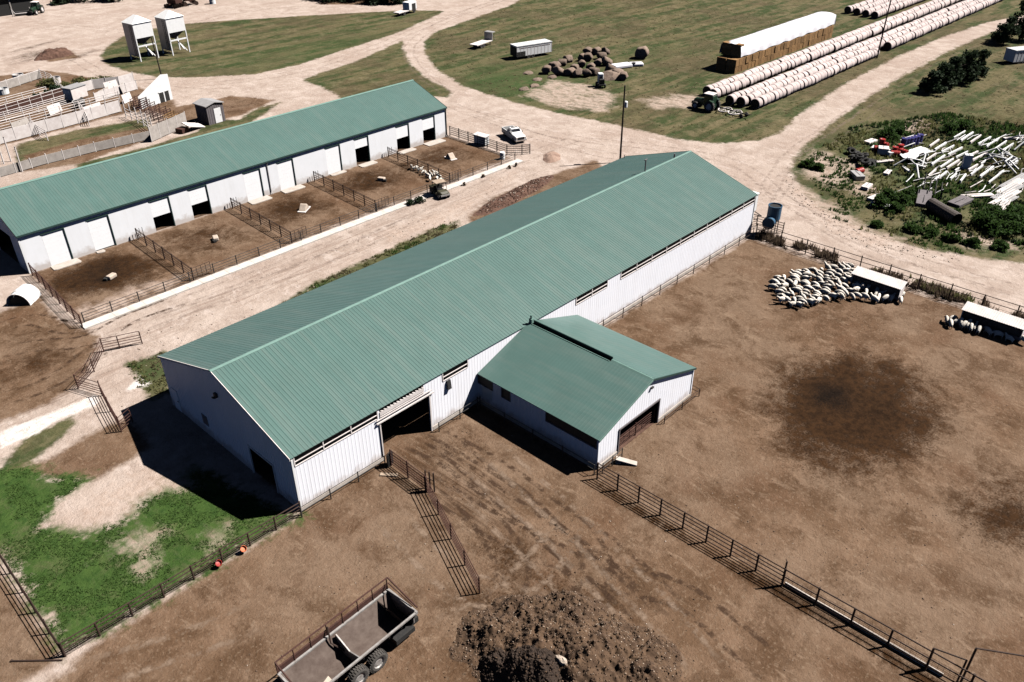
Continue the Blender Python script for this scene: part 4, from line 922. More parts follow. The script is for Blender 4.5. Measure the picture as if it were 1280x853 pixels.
def pickup(loc, rz, label, body='white'):
    t = thing('pickup_truck', label, 'pickup truck', loc, rz)
    b = MB(); loft([(2.75, ring(.86, .5, .95, .82)), (2.62, ring(.96, .42, 1.12, .9)), (1.25, ring(1.0, .42, 1.2, .93)), (1.2, ring(1.0, .42, 1.22, .96)), (-.55, ring(1.0, .42, 1.25, .97)), (-.6, ring(1.0, .42, .72, 1.0, .02)), (-2.6, ring(1.0, .45, .72, 1.0, .02))], mb_=b)
    bo = b.build('body', body, t)
    bd = MB(); bd.b2((-2.65, -1.0, .7), (-.58, -.92, 1.28)); bd.b2((-2.65, .92, .7), (-.58, 1.0, 1.28)); bd.b2((-.66, -.92, .7), (-.58, .92, 1.28)); bd.build('bed', body, t)
    MB().b2((-2.72, -.9, .68), (-2.64, .9, 1.26)).build('tailgate', body, t)
    MB().b2((-2.6, -.9, .725), (-.68, .9, .74)).build('bed_liner', 'black', t)
    cb = MB(); loft([(1.22, ring(.9, 1.18, 1.26, .86, .03)), (.55, ring(.94, 1.2, 1.80, .74)), (.45, ring(.94, 1.2, 1.85, .74)), (-.35, ring(.94, 1.2, 1.84, .74)), (-.58, ring(.92, 1.2, 1.5, .86))], mb_=cb); cb.build('cab', body, t)
    g_ = MB(); g_.add([(1.14, -.74, 1.30), (1.14, .74, 1.30), (.62, .66, 1.77), (.62, -.66, 1.77)], [(0, 1, 2, 3)]); g_.add([(1.16, -.76, 1.29), (1.16, .76, 1.29), (.64, .68, 1.78), (.64, -.68, 1.78)], [(0, 1, 2, 3)]); g_.build('windscreen', 'glass', t)
    for s in (-1, 1):
        g_ = MB(); g_.prism([(.75, 1.3), (.42, 1.72), (-.3, 1.72), (-.42, 1.32)], 'y', s*.90-.012, s*.90+.012); g_.build('side_window', 'glass', t)
        MB().box((.85, s*1.08, 1.3), (.12, .16, .18)).build('mirror', 'black', t)
        MB().b2((2.66, s*.72-.16, .82), (2.76, s*.72+.16, 1.0)).build('headlight', 'chrome', t)
    MB().b2((-.66, -.62, 1.3), (-.55, .62, 1.62)).build('rear_window', 'glass', t)
    MB().b2((2.68, -.54, .68), (2.78, .54, 1.02)).build('grille', 'black', t)
    MB().b2((2.7, -.95, .42), (2.88, .95, .62)).build('bumper', 'chrome', t)
    lb = MB(); lb.b2((.0, -.5, 1.86), (.2, .5, 1.93)); lb.build('light_bar', 'black', t)
    for x in (1.85, -1.6):
        for s in (-1, 1): wheel(t, (x, s*.9, .4), .4, .26)
    return t
pk_ = pickup((66.9, 42.6, 0), -1.95, 'white pickup truck parked on the pale dirt past the pens'); pk_.scale = (.9, .92, .92)
# olive utility buggy
t = thing('utility_buggy', 'olive utility buggy with roof parked by the pale kerb near the sheep', 'buggy', (44.6, 34.5, 0), -PI/2-.25)
b = MB(); loft([(1.45, ring(.5, .5, .72, .45)), (1.2, ring(.66, .38, .95, .6)), (.55, ring(.7, .36, 1.0, .66)), (.5, ring(.7, .36, .6, .68)), (-.5, ring(.7, .36, .6, .68)), (-.55, ring(.7, .36, .8, .68)), (-1.45, ring(.7, .5, .82, .68))], mb_=b); b.build('body', 'utv', t)
b = MB(); b.b2((-1.5, -.7, .82), (-.62, .7, .87)); b.b2((-1.5, -.72, .86), (-.62, -.66, 1.08)); b.b2((-1.5, .66, .86), (-.62, .72, 1.08)); b.b2((-1.52, -.72, .86), (-1.46, .72, 1.08)); b.build('cargo_box', 'utv', t)
MB().b2((-.72, -.72, 1.84), (.5, .72, 1.92)).build('canopy', 'wood', t, bevel=.02)
b = MB()
for s in (-1, 1): b.tube([(.75, s*.66, .95), (.38, s*.66, 1.84), (-.6, s*.66, 1.84), (-.62, s*.66, .8)], .035, 6)
b.tube([(.38, -.66, 1.84), (.38, .66, 1.84)], .03, 6); b.build('roll_cage', 'black', t)
MB().b2((-.5, -.6, .6), (-.1, .6, .78)).build('seat', 'black', t); MB().box((-.5, 0, 1.0), (.12, 1.2, .5)).build('backrest', 'black', t)
b = MB(); b.tube([(.3+.0*math.cos(a), .3+.17*math.cos(a), 1.1+.17*math.sin(a)) for a in np.linspace(0, 6.28, 12)], .02, 5); b.build('steering_wheel', 'black', t)
MB().b2((1.4, -.6, .45), (1.52, .6, .62)).build('bumper', 'galv', t)
for x in (1.0, -1.0):
    for s in (-1, 1): wheel(t, (x, s*.66, .34), .34, .26, 'galv')
# tractor
def tractor(loc, rz, label, group=None):
    t = thing('tractor', label, 'tractor', loc, rz, group)
    b = MB(); loft([(2.5, ring(.34, .75, 1.45, .3)), (2.3, ring(.42, .7, 1.6, .36)), (.6, ring(.45, .7, 1.72, .4)), (.55, ring(.45, .55, 1.1, .4)), (-1.2, ring(.45, .5, 1.1, .4))], mb_=b); b.build('hood', 'green_paint', t)
    b = MB(); loft([(.65, ring(.68, 1.1, 1.5, .62)), (.45, ring(.78, 1.05, 2.55, .68)), (-.8, ring(.8, 1.05, 2.58, .7)), (-1.05, ring(.72, 1.15, 2.4, .6))], mb_=b); cb = b.build('cab', 'green_paint', t)
    for s in (-1, 1): MB().b2((-.72, s*.79-.015, 1.5), (.4, s*.79+.015, 2.4)).build('pane', 'glass', cb)
    MB().b2((-1.0, -.8, 2.58), (.65, .8, 2.74)).build('cab_roof', 'offwhite', t, bevel=.05)
    for s in (-1, 1):
        wheel(t, (-.7, s*.95, .88), .88, .5, 'offwhite', 18); wheel(t, (1.9, s*.8, .58), .58, .38, 'offwhite', 14)
        MB().prism([(.1, 1.2), (-.2, 1.75), (-.7, 1.9), (-1.3, 1.7), (-1.35, 1.6), (-.7, 1.8), (-.25, 1.66), (.02, 1.2)], 'y', s*.95-.28, s*.95+.28).build('fender', 'green_paint', t)
    MB().tube([(1.5, .25, 1.6), (1.5, .25, 2.4)], .05, 7).build('exhaust', 'steel', t)
    b = MB(); b.b2((2.5, -.3, .6), (2.9, .3, 1.0)); b.build('front_weight', 'steel', t); return t
tractor((98.4, 29.0, 0), PI/2+.05, 'dark green tractor with a pale cab roof parked before the wrapped bale rows')
hr = thing('hay_rake', 'hay rake with two pale rings lying behind the green tractor', 'hay rake', tuple(at(915, 143)), PI/2-.1)
MB().b2((-3.2, -.08, .5), (2.6, .08, .66)).build('beam', 'steel', hr)
for x in (1.4, -.5):
    b = MB(); b.tube([(x+math.cos(a)*1.0, math.sin(a)*1.25, .42+.05*math.sin(3*a)) for a in np.linspace(0, 2*PI, 20)], .1, 6)
    for k in range(8): a = k*PI/4; b.tube([(x, 0, .55), (x+math.cos(a)*1.0, math.sin(a)*1.25, .42)], .04, 5)
    b.build('rotor_ring', 'offwhite', hr)
for x, y in ((-2.2, .7), (-2.2, -.7)): wheel(hr, (x, y, .35), .35, .22)
b = MB(); b.tube([(2.4, 0, .6), (3.4, .0, .5)], .06, 6); b.tube([(-3.0, 0, .6), (-3.9, .5, .9)], .06, 6); b.build('drawbar', 'steel', hr)
# ------------------------------------------------------------------ dump wagon in the foreground
wg = thing('dump_wagon', 'long open dump wagon with rust red side rails and tandem wheels in the foreground', 'wagon', (-5.0, -12.55, 0), .02)
HB = 2.0; xl, xr = -3.9, 3.72; yn, yf = -1.22, 1.22
b = MB(); b.add([(xl, yn, HB), (xr, yn, HB), (xr, -.45, .95), (xl, -.45, .95)], [(0, 1, 2, 3)])
b.add([(xl, yf, HB), (xl, .45, .95), (xr, .45, .95), (xr, yf, HB)], [(0, 1, 2, 3)]); b.add([(xl, -.45, .95), (xr, -.45, .95), (xr, .45, .95), (xl, .45, .95)], [(0, 1, 2, 3)])
b.add([(xl, -.47, .9), (xl, .47, .9), (xr, .47, .9), (xr, -.47, .9)], [(0, 1, 2, 3)])
b.build('bed', 'trailer_in', wg)
b = MB(); b.add([(xl, yn-.02, HB), (xl, -.47, .9), (xr, -.47, .9), (xr, yn-.02, HB)], [(0, 1, 2, 3)]); b.add([(xl, yf+.02, HB), (xr, yf+.02, HB), (xr, .47, .9), (xl, .47, .9)], [(0, 1, 2, 3)])
for k in range(9):
    x = xl+.15+k*(xr-xl-.3)/8
    for s in (-1, 1): b.prism([(s*1.26, HB), (s*.47, .86), (s*1.1, 1.5)], 'x', x-.04, x+.04)
b.build('outer_shell', 'black', wg)
for y in (yn, yf): MB().b2((xl-.05, y-.06, HB-.04), (xr+.05, y+.06, HB+.07)).build('top_rim', 'trailer_rim', wg)
b = MB(); b.add([(xl, yn, HB), (xl, yf, HB), (xl, .45, .9), (xl, -.45, .9)], [(0, 1, 2, 3)]); b.b2((xl-.06, yn, HB-.06), (xl+.06, yf, HB+.08)); b.add([(xl-.04, yn, HB), (xl-.04, yf, HB), (xl-.04, .45, .9), (xl-.04, -.45, .9)], [(3, 2, 1, 0)]); b.build('end_panel', 'trailer_rim', wg)
b = MB(); b.add([(xr-.9, yn+.05, HB), (xr-.9, yf-.05, HB-.05), (xr-.55, .45, .95), (xr-.55, -.45, .95)], [(0, 1, 2, 3)]); b.build('hopper_front', 'trailer_in', wg)
b = MB(); b.add([(xr, yn, HB), (xr, yf, HB), (xr, .45, .9), (xr, -.45, .9)], [(0, 1, 2, 3)]); b.b2((xr-.07, yn-.05, HB-.12), (xr+.07, yf, HB+.10)); b.box((xr-.05, 0, 1.5), (.06, 2.0, 1.0)); b.build('end_panel', 'trailer_rim', wg)
b = MB(); b.prism([(-1.15, HB-.05), (-.2, HB-.35), (.95, HB+.1), (1.05, HB-.2), (.45, .97), (-.45, .97)], 'x', -.35, -.28); b.build('divider', 'trailer_rim', wg)
b = MB(); b.tube([(-.6, yf, HB+.75), (-.75, .9, HB-.2), (-.35, .3, 1.3), (-.05, -.1, 1.0)], .05, 6); b.build('hose', 'rust', wg)
rl = MB(); ht = .92
rl.tube([(xl, yf+.1, HB+ht), (xr+.1, yf+.1, HB+ht)], .05, 6); rl.tube([(xl, yf+.1, HB+ht*.5), (xr+.1, yf+.1, HB+ht*.5)], .035, 6)
rl.tube([(xr+.1, yf+.1, HB+ht), (xr+.1, yn, HB+.35)], .05, 6); rl.tube([(xr+.1, yf+.1, HB+ht*.5), (xr+.1, yn+.4, HB+.2)], .035, 6)
rl.tube([(xl, yf+.1, HB+ht), (xl, yn, HB+.2)], .045, 6)
for k in range(8): x = xl+k*(xr-xl)/7; rl.tube([(x, yf+.05, HB), (x, yf+.1, HB+ht)], .035, 6)
rl.build('side_rail', 'rust_red', wg)
b = MB(); b.b2((xl, yf+.07, HB+.05), (xr, yf+.085, HB+.42)); b.build('side_board', 'rust_red', wg)
b = MB(); b.b2((xl, -.5, .62), (xr+.4, -.36, .86)); b.b2((xl, .36, .62), (xr+.4, .5, .86)); b.b2((2.2, -1.1, .45), (3.6, -.5, .8)); b.b2((xr-.1, -.9, .7), (xr+.35, .9, 1.1)); b.build('chassis', 'black', wg)
b = MB(); b.box((-2.6, -.75, 1.25), (1.3, .5, .2), .3, 0, .8); b.build('debris', 'palestone', wg)
for x in (.72, -.62):
    for s in (-1, 1): wheel(wg, (x, s*1.12, .62), .62, .46, 'trailer_rim', 26)
# ------------------------------------------------------------------ white trailers
def box_trailer(name, label, loc, rz, L, Wd, z0, z1, dark_rear=False, group=None, cat='trailer'):
    t = thing(name, label, cat, loc, rz, group)
    b = MB(); b.b2((-L/2, -Wd/2, z0), (L/2, Wd/2, z1)); b.build('body', 'white', t, bevel=.06)
    b = MB(); b.ribs((0, 0, z1+.02), (1, 0, 0), (0, 0, 1), -L/2-.05, L/2+.05, -Wd/2-.05, Wd/2+.05, .4, .03, Vector((0, 1, 0))); b.b2((-L/2-.06, -Wd/2-.06, z1-.1), (L/2+.06, Wd/2+.06, z1)); b.build('roof', 'white', t)
    b = MB()
    for k in range(int(L/.8)+1):
        x = -L/2+.05+k*(L-.1)/int(L/.8)
        for s in (-1, 1): b.b2((x-.04, s*Wd/2-.02, z0), (x+.04, s*Wd/2+.02, z1))
    b.build('side_ribs', 'offwhite', t)
    for s in (-1, 1): MB().b2((-L/2+.6, s*(Wd/2+.005)-.01, z0+(z1-z0)*.72), (L/2-.5, s*(Wd/2+.005)+.01, z0+(z1-z0)*.8)).build('vent_slot', 'galv_dark', t)
    if dark_rear:
        MB().b2((-L/2-.03, -Wd/2+.15, z0), (-L/2+.02, Wd/2-.15, z1-.25)).build('rear_opening', 'black', t); MB().b2((-L/2-.01, -Wd/2-.02, z0), (-L/2+2.0, -Wd/2+.1, z0+.95)).build('side_opening', 'black', t)
    for x in (-.5, .5):
        for s in (-1, 1): wheel(t, (x-L*.1, s*(Wd/2-.12), .38), .38, .25)
    b = MB(); b.tube([(L/2, -.5, z0+.1), (L/2+1.3, 0, .5)], .05, 6); b.tube([(L/2, .5, z0+.1), (L/2+1.3, 0, .5)], .05, 6); b.build('drawbar', 'steel', t); return t
box_trailer('livestock_trailer', 'white livestock trailer parked beside the heap of old hay bales', (105.6, 74.2, 0), -.27, 8.2, 2.5, .55, 2.6, True)
box_trailer('livestock_trailer', 'white stock trailer half hidden behind the far end of the long barn', (65.2, 4.6, 0), -PI/2, 4.6, 2.1, .5, 2.7)
t = thing('flatbed_trailer', 'low pale flatbed trailer with an upright end standing alone in the grass', 'trailer', tuple(at(603, 58)), .18)
MB().b2((-3.2, -1.0, .75), (2.2, 1.0, .92)).build('deck', 'offwhite', t); b = MB(); b.b2((2.2, -1.0, .75), (2.35, 1.0, 2.4)); b.tube([(2.3, -.9, 2.3), (3.3, -.9, .8)], .06, 6); b.tube([(2.3, .9, 2.3), (3.3, .9, .8)], .06, 6); b.b2((2.3, -1, 2.35), (3.4, 1., 2.45)); b.build('headboard', 'galv', t)
for x in (-1.6, -.7):
    for s in (-1, 1): wheel(t, (x, s*.85, .4), .4, .25)
for s in (-1, 1): MB().b2((1.6, s*.8-.06, 0), (1.75, s*.8+.06, .8)).build('leg', 'steel', t)
# ================================================================== wrapped round bales
bm_ = MB(); pr_ = [(.0, -.60), (.78, -.60), (.85, -.55), (.875, -.45), (.86, -.15), (.88, .12), (.875, .45), (.85, .55), (.78, .60), (0, .60)]
n_ = 18; bm_.lathe(pr_, n_, (0, 0, 0), 0, 'x')
for i in range(len(bm_.f)): bm_.mi[i] = 1 if (i//n_ in (0, len(pr_)-2)) else 0
BALES = []
for s_ in range(3):
    mbb = MB(); rr = random.Random(s_); mbb.v = [(x, y*(1+rr.uniform(-.02, .02)), z*(1+rr.uniform(-.02, .02))-.03*(1 if z > 0 else 0)) for x, y, z in bm_.v]; mbb.f = bm_.f; mbb.mi = bm_.mi
    o_ = mbb.build('round_bale', ['hay_white', 'hay_end'], smooth=False); me = o_.data; bpy.data.objects.remove(o_); BALES.append(me)
    me.polygons.foreach_set('use_smooth', [p.material_index == 0 for p in me.polygons])
rows = [('in the leftmost row of the first pair, beside the tarped stack', 33.3, 105.5, 236), ('in the right row of the first pair of rows', 31.4, 104.6, 236), ('in the left row of three rows near the track', 27.6, 103.4, 236), ('in the middle row of three rows near the track', 25.7, 103.7, 236), ('in the outer row ending at the leaning pole', 23.6, 104.3, 150.5)]
spots = []
for lb, y, x0, x1 in rows:
    x = x0
    while x < x1:
        spots.append((x, y, lb)); x += 1.27+(random.random() < .06)*random.uniform(.1, .35)
x = 157.5
while x < 236: spots.append((x, 23.9, 'far')); x += 1.28
for k in range(4):
    x = 187.5-k*.6
    while x < 250: spots.append((x, 45.5-2.35*k, 'far')); x += 1.28
spots.sort(key=lambda s: (s[2] == 'far', s[0])); V_ = []; F_ = []; farb = []
for i, (x, y, lb) in enumerate(spots):
    q = (x, y+random.gauss(0, .08), .85); rz = random.gauss(0, .04)
    if i < 300 and lb != 'far':
        o_ = bpy.data.objects.new('round_bale', random.choice(BALES)); COL.objects.link(o_); o_.location = q; o_.rotation_euler = (random.uniform(0, 6), 0, rz)
        s_ = random.uniform(.96, 1.03); o_.scale = (1, s_, s_); tag(o_, 'round hay bale '+lb, 'hay bale', 'wrapped bales '+lb)
    else: farb.append(q)
fb = MB()
for q in farb:
    s_ = random.uniform(.96, 1.03); fb.add([(a+q[0], b*s_+q[1], c_*s_+q[2]) for a, b, c_ in bm_.v], bm_.f); fb.mi[-len(bm_.f):] = bm_.mi
o_ = fb.build('far_bales', ['hay_white', 'hay_end'], smooth=False); tag(o_, kind='stuff'); o_.data.polygons.foreach_set('use_smooth', [p.material_index == 0 for p in o_.data.polygons])
# ================================================================== straw stack with tarp
sq = MB(); sq.box((0, 0, 0), (1.19, 1.95, 1.22))
for k in range(6):
    for s in (-1, 1): sq.box((0, -.85+k*.34, s*.605), (1.2, .03, .03))
sqo = sq.build('straw_bale', 'hay_gold', bevel=.0); SQ = sqo.data; bpy.data.objects.remove(sqo)
for i in range(33):
    for r_, y in ((0, 38.2), (1, 40.25)):
        for l_ in (0, 1):
            o_ = bpy.data.objects.new('straw_bale', SQ); COL.objects.link(o_); o_.location = (121.3+i*1.215, y+random.uniform(-.08, .08), .62+l_*1.24); o_.rotation_euler = (0, 0, random.gauss(0, .025)); o_.scale = (.93+random.random()*.05, 1, 1)
            tag(o_, 'golden square straw bale in the two layers beneath the white tarp', 'straw bale', 'straw bales beneath the tarp')
for r_, y in ((0, 38.6), (1, 40.6)):
    for l_ in (0, 1):
        o_ = bpy.data.objects.new('straw_bale', SQ); COL.objects.link(o_); o_.location = (123.2, y, 3.1+l_*1.1); o_.scale = (1, 1, .9); tag(o_, 'straw bale at the open dark end of the tarp on top of the stack', 'straw bale', 'straw bales at the open tarp end')
tp = MB(); x0_, x1_ = 122.55, 161.6; nx_ = 60; prof = [(37.35, 2.62), (37.38, 3.3), (37.55, 4.45), (38.6, 4.72), (39.7, 4.8), (40.8, 4.7), (41.75, 4.45), (41.9, 3.3), (41.95, 2.62)]
for i in range(nx_+1):
    x = x0_+(x1_-x0_)*i/nx_
    for j, (y, z) in enumerate(prof):
        e_ = .10*math.sin(i*.8+j)*(j in (0, 8))+.03*math.sin(i*.35+j*2); tp.v.append((x, y+(.05*math.sin(i*1.3+j)), z+e_))
for i in range(nx_):
    for j in range(len(prof)-1): a = i*len(prof)+j; tp.f.append((a, a+len(prof), a+len(prof)+1, a+1)); tp.mi.append(0)
tp.f.append(tuple(nx_*len(prof)+j for j in range(len(prof)))); tp.mi.append(0)
tag(tp.build('stack_tarp', 'tarp', smooth=True), 'long white tarp draped over the top of the golden straw stack', 'tarp')
# ================================================================== old bale heap
def old_bale(px, py, lab, rz, kind, r=.9, z=0., grp='old weathered bales heaped beside the white trailer'):
    rr = random.Random(px*7+py); m = MB(); pr = [(.0, -.8), (.75, -.82), (.93, -.76), (.97, -.3), (.97, .1), (.95, .5), (.88, .74), (.6, .80), (0, .78)]
    ph = rr.uniform(0, 6)
    for q_, zz_ in pr:
        for k in range(16):
            a = 2*PI*k/16; f = r*(1+.10*math.sin(2*a+ph)+.07*math.sin(5*a+ph*2)+rr.uniform(-.05, .05)); m.v.append((zz_*r*1.05, q_*f*math.cos(a), q_*f*math.sin(a)))
    for i in range(len(pr)-1):
        for k in range(16): m.f.append((i*16+k, i*16+(k+1) % 16, (i+1)*16+(k+1) % 16, (i+1)*16+k)); m.mi.append(0)
    o_ = m.build('old_bale', 'hay_old', smooth=True); g_ = at(px, py); o_.location = (g_.x, g_.y, r*.8+z); o_.rotation_euler = (0, {'end': -PI/2*.9, 'side': 0, 'lean': .5}[kind], rz); return tag(o_, lab, 'hay bale', grp)
hp = [(683,88,0),(693,83,1),(698,90,0),(703,78,1),(710,74,1),(718,84,0),(722,92,1),(727,80,1),(735,72,0),(738,84,1),(733,92,0),(742,90,1),(748,78,0),(752,70,1),(757,64,0),(745,64,1),(735,64,1),(728,72,0),(763,88,0),(772,92,1),(779,96,0),(712,90,1),(758,78,1)]
for i, (x, y, k) in enumerate(hp):
    old_bale(x, y+4, 'brown weathered hay bale in the untidy heap beside the white livestock trailer', random.gauss(.15, .55), ('side', 'side', 'lean', 'side')[i % 4], random.uniform(.75, 1.0), random.uniform(-.1, .05)).scale = (1.15, 1, random.uniform(.65, .95))
old_bale(802, 73, 'single tall dark hay bale standing apart to the right of the heap', .4, 'side', 1.25, .1, 'single bale')
lump('collapsed_bale', 'hay_old', 'flattened brown hay mound at the front right edge of the bale heap', 'hay', tuple(at(768, 96)), (3, 2.2, 1.2), 1, 5)
t = thing('wrapped_slab', 'low white plastic wrapped slab lying right of the bale heap', 'wrapped bale', tuple(at(784, 84)), -.5)
MB().box((-1.2, 0, .35), (3.8, 2.0, .7), .1).build('bundle', 'tarp', t, bevel=.22); MB().box((2.0, .3, .3), (2.6, 1.7, .6), -.2).build('bundle', 'tarp', t, bevel=.2); MB().box((1.2, -.2, .72), (.7, .6, .12), .3).build('patch', 'black', t)
t = thing('tank_cart', 'small cart with a white tank in front of the bale heap', 'cart', tuple(at(750, 108)), .9)
MB().b2((-.55, -.45, .7), (.55, .45, 2.3)).build('tank', 'white', t, bevel=.12); MB().b2((-1.7, -.6, .5), (.7, .6, .68)).build('frame', 'steel', t); MB().b2((-1.5, -.4, .68), (-.8, .4, 1.5)).build('engine', 'black', t); MB().b2((-.58, -.3, 1.0), (-.54, .3, 1.9)).build('panel', 'galv_dark', t)
for x in (-1.1, .3):
    for s in (-1, 1): wheel(t, (x, s*.62, .36), .36, .22)
for i, (px, py) in enumerate(((660, 92), (690, 97), (672, 100), (668, 108), (655, 112))):
    lump('hay_clump', 'hay_old', 'low tan clump of spilt hay in the grass before the heap', 'hay', tuple(at(px, py)), (1.1, .8, .4), 1, i, group='spilt hay clumps')
# ================================================================== utility poles
def pole(px, py, h, lean, label, extra=0, r=.14):
    t = thing('utility_pole', label, 'utility pole', tuple(at(px, py))); MB().tube([(0, 0, 0), (lean[0], lean[1], h)], [r, r*.72], 9).build('shaft', 'pole', t)
    if extra: MB().lathe([(0, 0), (.22, 0), (.24, .1), (.24, .75), (.15, .85), (0, .85)], 12, (lean[0]+.36, lean[1]-.1, h*.72)).build('transformer', 'white', t); MB().box((lean[0]*.7+.15, lean[1]*.7, h*.75), (.4, .08, .08)).build('bracket', 'steel', t)
    MB().lathe([(r*.75, 0), (r*.75, .06), (0, .1)], 9, (lean[0], lean[1], h)).build('cap', 'steel', t); return t
pole(775, 203, 10.4, (.1, .1), 'tall wooden utility pole with a small white box behind the long barn', 1)
pole(1096, 73, 11.6, (1.4, .3), 'leaning thin dark pole at the end of the outer bale row', 0, .16)
pole(203, 99, 7.5, (-.2, .2), 'dark wooden pole between the white feed bins and the white sloping wall', 0, .13)
# ================================================================== white overhead feed bins
def bin_(loc, label, rz=.1):
    t = thing('feed_bin', label, 'feed bin', loc, rz, 'white overhead feed bins'); a, d = 4.0, 3.6
    MB().b2((0, 0, 4.3), (a, d, 7.1)).build('hopper_box', 'white', t)
    b = MB(); b.add([(-.15, -.15, 7.05), (a+.15, -.15, 7.05), (a+.15, d+.15, 7.05), (-.15, d+.15, 7.05), (a*.5, d*.35, 8.3), (a*.5, d*.65, 8.3)], [(0, 1, 4), (1, 2, 5, 4), (2, 3, 5), (3, 0, 4, 5), (3, 2, 1, 0)]); b.build('roof', 'white', t)
    b = MB(); b.add([(.2, .2, 4.3), (a-.2, .2, 4.3), (a-.2, d-.2, 4.3), (.2, d-.2, 4.3), (a*.4, d*.4, 2.9), (a*.6, d*.4, 2.9), (a*.6, d*.6, 2.9), (a*.4, d*.6, 2.9)], [(0, 1, 5, 4), (1, 2, 6, 5), (2, 3, 7, 6), (3, 0, 4, 7), (4, 5, 6, 7)]); b.build('hopper_cone', 'galv_dark', t)
    for x in (.08, a-.08):
        for y in (.08, d-.08): MB().b2((x-.1, y-.1, 0), (x+.1, y+.1, 4.3)).build('leg', 'white', t)
    b = MB(); b.b2((0, -.02, 2.7), (a, .14, 2.95)); b.b2((0, d-.14, 2.7), (a, d+.02, 2.95)); b.build('crossbeam', 'white', t)
    b = MB(); b.ribs((-.03, 0, 0), (0, 1, 0), (-1, 0, 0), .0, d, .9, 7.05, .4, .03); b.build('side_sheeting', 'galv', t)
    b = MB(); b.tube([(a*.5, d*.3, 3.0), (a*.62, -.5, .9)], .13, 8); b.tube([(a*.5, d*.35, 2.9), (a*.8, -.3, .5)], .10, 8); b.build('chute', 'white', t)
    b = MB(); b.tube([(-.25, .5, .2), (-.25, .5, 7.0)], .04, 5); b.tube([(-.25, 1.0, .2), (-.25, 1.0, 7.0)], .04, 5)
    for k in range(18): b.tube([(-.25, .5, .4+k*.36), (-.25, 1.0, .4+k*.36)], .025, 5)
    b.build('ladder', 'steel', t); return t
bin_((50.9, 128.3, 0), 'left of two white overhead feed bins on legs in the grass'); bin_((57.6, 128.2, 0), 'right of two white overhead feed bins on legs in the grass')
# ================================================================== blue tank on legs by the barn corner
t = thing('blue_tank', 'dark blue feed tank on legs at the far corner of the long barn', 'feed tank', (62.5, -1.7, 0), .3)
b = MB(); b.lathe([(.0, 1.2), (.25, 1.2), (.72, 1.9), (.75, 1.95), (.75, 3.4), (.78, 3.42), (.78, 3.5), (.7, 3.5), (.68, 3.3), (.0, 3.25)], 22); b.build('tank', 'tankblue', t, smooth=False)
b = MB(); b.lathe([(.71, 3.36), (0, 3.34)], 22); b.build('opening', 'black', t)
b = MB(); b.lathe([(0, -.4), (.62, -.4), (.66, -.36), (.66, .36), (.62, .4), (0, .4)], 20, (-.95, .25, 1.75), 0, 'x'); b.build('drum', 'tankblue', t)
b = MB(); b.lathe([(.66, .03), (.70, 0), (.66, -.03)], 20, (-1.36, .25, 1.75), 0, 'x'); b.build('drum_rim', 'black', t)
for a in (.6, 2.2, 3.8, 5.4): MB().tube([(math.cos(a)*.74, math.sin(a)*.74, 0), (math.cos(a)*.72, math.sin(a)*.72, 2.0)], .05, 6).build('leg', 'steel', t)
for y in (-.2, .7): MB().tube([(-1.1, y, 0), (-1.1, y, 1.3)], .045, 6).build('leg', 'steel', t)
t = thing('grey_drum', 'small white drum by the kerb at the far corner of the pens', 'drum', tuple(at(628, 199))); MB().lathe([(0, 0), (.36, 0), (.38, .1), (.36, .5), (.38, .9), (.35, 1.0), (0, 1.02)], 16).build('shell', 'white', t); MB().lathe([(.385, .48), (.40, .52), (.385, .56)], 16).build('hoop', 'galv', t)
t = thing('feed_box', 'white box feeder against the dark fence closing the far end of the pens', 'feeder', tuple(at(602, 181)), -1.5); MB().box((0, 0, .8), (2.2, .9, 1.2)).build('box', 'white', t, bevel=.05); MB().box((0, 0, 1.45), (2.4, 1.1, .12), 0, 0, .1).build('lid', 'offwhite', t)
for s in (-1, 1): MB().b2((s*.9-.06, -.3, 0), (s*.9+.06, .3, .25)).build('leg', 'steel', t)
for i, (px, py, c_) in enumerate(((272, 705, 'red'), (303, 687, 'orange'))):
    t = thing('feed_tub', ('red rubber tub hung on the lawn fence', 'orange rubber tub hung on the lawn fence near the barn corner')[i], 'tub', tuple(at(px, py, .25)), .5, 'tubs on the lawn fence')
    b = MB(); b.lathe([(0, .03), (.18, .03), (.2, 0), (.25, .24), (.28, .26), (.25, .28), (.21, .08), (0, .1)], 18); o_ = b.build('shell', c_, t); o_.rotation_euler = (.7, -.3, 0); t.scale = (.8, .8, .8)
    b = MB(); b.tube([(-.24, 0, .26), (-.15, 0, .42), (.15, 0, .42), (.24, 0, .26)], .02, 5); b.build('handle', 'steel', t)
# ================================================================== trees and bushes
def leaf_cloud(C, R_, n, size, seed, flat=.7, drop=.35):
    r = np.random.default_rng(seed); k = r.integers(0, len(C), n); d = r.normal(size=(n, 3)); d /= np.linalg.norm(d, axis=1)[:,None]
    rad = r.random(n)**.45; ctr = np.array(C)[k]; Rr = np.array(R_)[k]
    P = ctr+d*rad[:,None]*Rr[:,None]*np.array([1, 1, flat])
    P = P[P[:,2] > .05]; n = len(P)
    a = r.normal(size=(n, 3)); a /= np.linalg.norm(a, axis=1)[:,None]; b = np.cross(a, r.normal(size=(n, 3))); b /= np.linalg.norm(b, axis=1)[:,None]
    s = size*(.6+.8*r.random(n))[:,None]
    V = np.stack([P-a*s-b*s*.4, P+a*s-b*s*.4, P+a*s*.7+b*s*.6, P-a*s*.7+b*s*.6], 1).reshape(-1, 3); return V, np.arange(n*4).reshape(-1, 4)
